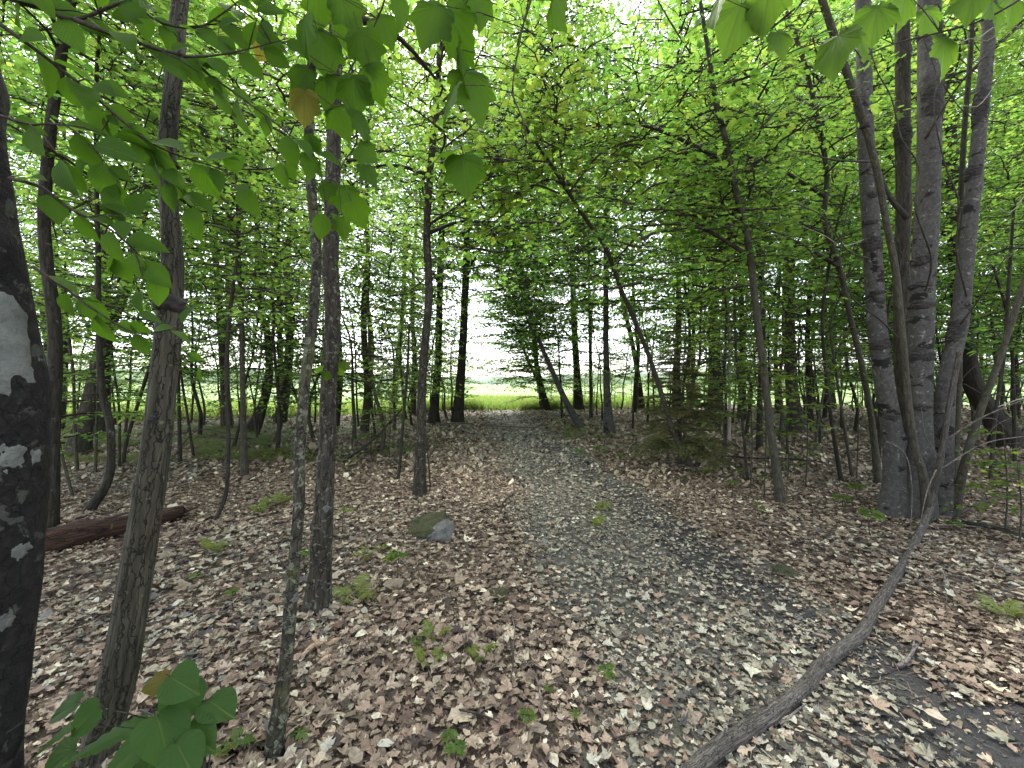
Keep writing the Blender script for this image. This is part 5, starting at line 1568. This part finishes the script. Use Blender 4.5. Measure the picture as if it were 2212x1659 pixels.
gm = MB(); r = np.random.default_rng(12)
n_ = 42000
x = r.uniform(-45, 12, n_) ; x[: n_ // 3] = r.uniform(-5, 5, n_ // 3)
y = field_edge(x) - .6 + 16 * r.uniform(0, 1, n_) ** 2
k = ~((np.abs(x - path_c(y)) < 1.0) & (y < field_edge(x) + .3)); x, y = x[k], y[k]; n_ = len(x)
a = r.uniform(0, 6.28, n_)
ax = np.column_stack([np.cos(a) * .35, np.sin(a) * .35, np.ones(n_)])
X, A, Z = frames(ax, np.column_stack([np.sin(a), -np.cos(a), np.zeros(n_)]) + 1e-3)
place(gm, (np.array([(-.03, 0, 0), (.03, 0, 0), (.022, .55, .03), (-.022, .55, .03), (0, 1, .14)]), [np.array([[0, 1, 2, 3]]), np.array([[3, 2, 4]])]),
      np.column_stack([x, y, gz(x, y) + 0.0035 * np.clip(y - 30, 0, 300)]), X, A, Z, r.uniform(.25, .75, n_))
tag(link("grass", gm.mesh("grass", [M['grass']])), "tall bright grass along the meadow's edge", None, None, "stuff")

# ------------------------------------------------------------------ fallen branches and sticks
STICKS = [
 ([(945, 919), (992, 914), (1090, 921), (1172, 924)], .035, 'dead', "long fallen branch lying across the track's far end", .05),
 ([(1080, 1112), (1086, 1088), (1104, 1070), (1132, 1056)], .014, 'bark_dark', "dark bent stick at the grey track's edge", .03),
 ([(1052, 1090), (1085, 1108), (1105, 1135), (1118, 1170)], .008, 'twig', "thin twig curving past the dark bent stick", .02),
 ([(1010, 975), (1045, 958)], .012, 'bark_dark', "short dark stick on red litter near the track's far end", .03),
 ([(735, 1000), (800, 955), (868, 884)], .035, 'bark_dark', "dark fallen branch propped in the brush left of the slender trunk", .12),
 ([(760, 950), (790, 965), (808, 1000)], .02, 'bark_dark', "arched dead branch in the brush pile", .1),
 ([(640, 975), (720, 985), (800, 975), (880, 962)], .02, 'bark_dark', "long low stick lying behind the twin spotted stems", .05),
 ([(440, 940), (520, 948), (600, 940)], .02, 'bark_dark', "dark dead branch lying near the bowed trunk", .1),
 ([(880, 1050), (940, 1030), (990, 1028)], .008, 'twig', "thin stick lying behind the slender dark trunk", .02),
 ([(1560, 985), (1640, 990), (1720, 992), (1790, 1000)], .022, 'bark_dark', "dark crooked branch lying behind the smooth olive stem", .05),
 ([(1600, 970), (1560, 940), (1530, 900)], .012, 'bark_dark', "dead twig leaning up beside the rotten stump", .3),
 ([(1750, 1030), (1830, 1040), (1880, 1036)], .01, 'twig', "thin branch on the litter behind the two whips", .02),
 ([(1400, 1225), (1275, 1300), (1190, 1302)], .007, 'twig', "thin dark stick lying on the grey track below the stone", .015),
 ([(1940, 1440), (1960, 1425), (1985, 1385)], .014, 'dead', "short forked grey stick beyond the fallen pole", .03),
 ([(1925, 1405), (1930, 1440)], .010, 'dead', "stubby grey stick near the forked one", .02),
 ([(655, 1350), (690, 1395)], .012, 'dead', "grey stick by the twin stems' foot", .04),
 ([(520, 1470), (600, 1440), (640, 1420)], .010, 'rot', "reddish stick lying left of the slim stem", .02),
 ([(930, 1570), (1000, 1555), (1050, 1550)], .007, 'twig', "thin twig in the litter low in the picture's middle", .02),
 ([(2060, 1115), (2110, 1090), (2160, 1075)], .02, 'bark_dark', "dark stick leaning at the clump's far foot", .06),
 ([(2080, 1130), (2150, 1140), (2230, 1165)], .03, 'bark_dark', "dark branch lying at the frame edge beyond the clump", .05),
 ([(1860, 1265), (1850, 1230), (1835, 1210)], .006, 'twig', "small twig standing in the litter right of the wet rut", .06),
 ([(366, 965), (425, 931), (486, 936), (531, 948), (575, 1000)], .009, 'twig', "arched dead twig springing over the litter left of the twin stems", .35),
 ([(1770, 1475), (1850, 1470), (1930, 1450)], .006, 'twig', "thin stick under the far side of the pole", .02),
]
for i, (pts, r0, mt, lb, lift) in enumerate(STICKS):
    P = [pole_pt(px, py, r0 + (lift if 0 < k_ < len(pts) - 1 else lift * .3)) if py > 880 else at(px, py, 11) for k_, (px, py) in enumerate(pts)]
    if i in (4, 10, 21):
        Y = base_depth(pts[0][0], max(pts[0][1], 960) if i != 21 else 1000); P = [at(px, py, Y) for px, py in pts]; P[0][2] = min(P[0][2], float(gz(P[0][0], P[0][1])) + .02)
        if i == 21: P[-1][2] = float(gz(P[-1][0], P[-1][1]))
    root = thing("fallen_branch" if r0 > .013 else "stick", lb, "branch" if r0 > .013 else "stick", (P[0][0], P[0][1], float(gz(P[0][0], P[0][1]))))
    put_tube("stem", P, np.linspace(r0, r0 * .45, len(P)), mt, root, .05, 8, .06, i, 0, 3)
    n_t = 2 if r0 > .008 else 1
    for k in range(n_t):
        j = lr.integers(0, len(P) - 1); q = P[j] * .5 + P[j + 1] * .5; d = norm(P[j + 1] - P[j]) + lr.normal(0, .5, 3); d[2] = abs(d[2]) * .5
        L = lr.uniform(4, 9) * r0 + .05
        put_tube("twig", [q, q + d * L * .5, q + d * L], [r0 * .45, r0 * .3, r0 * .15], mt, root, .05, 5, .05)
r = np.random.default_rng(8)
for k, (px, py) in enumerate([(690, 1405), (705, 1425), (680, 1395), (720, 1400), (672, 1412), (700, 1440)]):
    q = at(px, py, base_depth(px, py)); q[2] = float(gz(q[0], q[1])) + .035
    d = norm(np.array([r.normal(0, .5), r.normal(0, .5), .25])); L = r.uniform(.06, .13)
    root = thing("wood_chip", ["upright", "slanted", "short", "flat", "thin", "long"][k] + " pale split wood chip beside the twin stems' foot", "wood chip", q, "pale wood chips by the twin stems")
    put_tube("sliver", [q - d * L * .5, q + d * L * .1, q + d * L * .5], [.010, .016, .003], 'wood_chip', root, .02, 6, .15, k)
for k in range(60):                        # fine twigs of the brush and litter
    px, py = (r.uniform(660, 900), r.uniform(925, 1010)) if k < 22 else (r.uniform(420, 2200), r.uniform(930, 1150)) if k < 45 else (r.uniform(250, 2200), r.uniform(1200, 1620))
    Y = base_depth(px, py); q = at(px, py, Y); a = r.uniform(0, 6.28); L = r.uniform(.12, .5) * (1.6 if k < 22 else 1)
    e = q + np.array([math.cos(a) * L, math.sin(a) * L, 0]); g0, g1 = float(gz(q[0], q[1])), float(gz(e[0], e[1]))
    m_ = (q + e) / 2
    root = thing("stick", "thin brown twig lying " + ("in the brush pile beyond the slender dark trunk" if k < 22 else ("on litter in front of " if py > 1100 else "on the floor near ") + min(MARKS, key=lambda mm: abs(mm[0] - px))[1]), "stick", (q[0], q[1], g0), "thin twigs strewn on the ground")
    put_tube("stem", [(q[0], q[1], g0 + .03), (m_[0] + .02, m_[1], (g0 + g1) / 2 + .05), (e[0], e[1], g1 + .03)], [.006, .005, .002], 'twig' if k % 3 else 'dead', root, .06, 5)

# ------------------------------------------------------------------ crusts of lichen, cankers and old scars on the near trunks
M['lichen'] = rock("pale_lichen", (0.045, 0.048, 0.042), (0.135, 0.148, 0.132))
M['canker'] = rock("black_canker", (0.006, 0.0055, 0.005), (0.035, 0.031, 0.026))


def crust(root, trunk_name, px, py, rx, ry, mat, raise_, name, wob=.35, seed=0, rough_=.0):
    """a patch that lies on the bark: the bark's own faces, cut finer, inside an uneven outline"""
    best = None
    off = Vector(root.location)
    d = Vector((px - 1106, F, -(py - 829.5))).normalized()
    for o in root.children:
        if not o.name.startswith(trunk_name): continue
        hit = o.ray_cast(Vector((0, 0, CAM_Z)) - off, d) if o.data else (False,)
        if hit[0] and (best is None or (hit[1] + off - Vector((0, 0, CAM_Z))).length < best[0]):
            best = ((hit[1] + off - Vector((0, 0, CAM_Z))).length, o, hit[1], hit[2])
    if best is None: return
    dist, o, c, nrm = best
    k = dist / F * slim(px)
    up = Vector((0, 0, 1)); side = up.cross(nrm).normalized()
    bm = bmesh.new(); bm.from_mesh(o.data)
    R_ = max(rx, ry) * k * 1.5
    bmesh.ops.delete(bm, geom=[f for f in bm.faces if (f.calc_center_median() - c).length > R_ + .05 or f.normal.dot(nrm) < -.1], context='FACES')
    for it in range(5):
        ed = [e for e in bm.edges if e.calc_length() > max(.003, .06 * min(rx, ry) * k)]
        if ed and len(bm.faces) < 2500: bmesh.ops.subdivide_edges(bm, edges=ed, cuts=1, use_grid_fill=True)
    bm.normal_update()

    def inside(p):
        v = p - c; a, b = v.dot(side) / (rx * k), v.z / (ry * k)
        w = 1 + wob * (mnoise.noise(Vector((a * 1.6 + seed, b * 1.6, seed * 2.1))) + .6 * mnoise.noise(Vector((a * 4 + seed, b * 4, 3.3))))
        return w - math.hypot(a, b)
    bmesh.ops.delete(bm, geom=[f for f in bm.faces if inside(f.calc_center_median()) < 0], context='FACES')
    if not bm.faces: bm.free(); return
    for it in range(4):
        bmesh.ops.smooth_vert(bm, verts=[v for v in bm.verts if any(e.is_boundary for e in v.link_edges)], factor=.5, use_axis_x=True, use_axis_y=True, use_axis_z=True)
    bm.normal_update()
    for v in bm.verts:
        t = min(1, max(0, inside(v.co) * 2.2)) if not any(e.is_boundary for e in v.link_edges) else 0
        v.co += v.normal * (.0012 + raise_ * t * (1 + rough_ * mnoise.noise(v.co * 60)))
    for f in bm.faces: f.smooth = True; f.material_index = 0
    me = bpy.data.meshes.new(name); bm.to_mesh(me); bm.free()
    me.materials.clear(); me.materials.append(M[mat])
    link(name, me, root)


bpy.context.view_layer.update()
for i, (px, py, rx, ry) in enumerate([(22, 735, 44, 92), (25, 985, 22, 28), (78, 985, 12, 18), (45, 1190, 18, 16), (12, 1340, 12, 18)]):
    crust(A_root, "trunk", px, py, rx, ry, 'lichen', .003, "lichen_patch", .55, i)
for i, (px, py, rx, ry) in enumerate([(1883, 527, 26, 18), (1872, 270, 10, 6), (1886, 420, 9, 8), (1876, 480, 14, 8), (1902, 650, 12, 8), (1898, 630, 16, 6), (1912, 745, 26, 12), (1922, 900, 12, 10), (2030, 520, 36, 52), (2034, 430, 26, 40), (2030, 210, 26, 46), (2012, 55, 30, 16),
                                      (1980, 660, 30, 10), (1975, 618, 24, 7), (1985, 768, 34, 14), (1990, 560, 18, 16), (2108, 235, 18, 36), (2092, 375, 22, 16), (2050, 720, 16, 30), (2044, 560, 12, 30), (1992, 880, 16, 8), (1950, 285, 26, 30)]):
    crust(clump, "stem", px, py, rx, ry, 'canker', .014, "canker", .5, 20 + i, .8)
for i, (px, py, rx, ry) in enumerate([(368, 655, 34, 22), (352, 350, 24, 12), (330, 905, 8, 10)]):
    crust(B_root, "trunk", px, py, rx, ry, 'canker', .016, "knot", .4, 60 + i, .6)
for i, (px, py, rx, ry) in enumerate([(730, 545, 12, 16), (640, 1290, 9, 9), (655, 1165, 8, 10), (700, 1000, 10, 14), (705, 1100, 7, 8)]):
    crust(D_root if px > 680 else C_root, "trunk", px, py, rx, ry, 'canker' if i in (0, 3) else 'lichen', .003, "scar" if i in (0, 3) else "lichen_patch", .4, 70 + i)


# two trees that share a description are told apart by which stands where
same = {}
for o in list(COL.objects):
    if o.get("label") and o.get("group") not in ("dead leaves lying on the ground", "thin twigs strewn on the ground"):
        same.setdefault(o["label"], []).append(o)
for lb, os_ in same.items():
    if len(os_) < 2: continue
    os_.sort(key=lambda o: o.location.x / max(o.location.y, .1))
    words_ = {2: ["left of two", "right of two"], 3: ["leftmost of three", "middle of three", "rightmost of three"]}.get(len(os_), ["number %d from the left" % (i + 1) for i in range(len(os_))])
    for o, w in zip(os_, words_): o["label"] = (lb.replace(" with high leafy crown", "") if len(lb.split()) > 11 else lb) + ", " + w
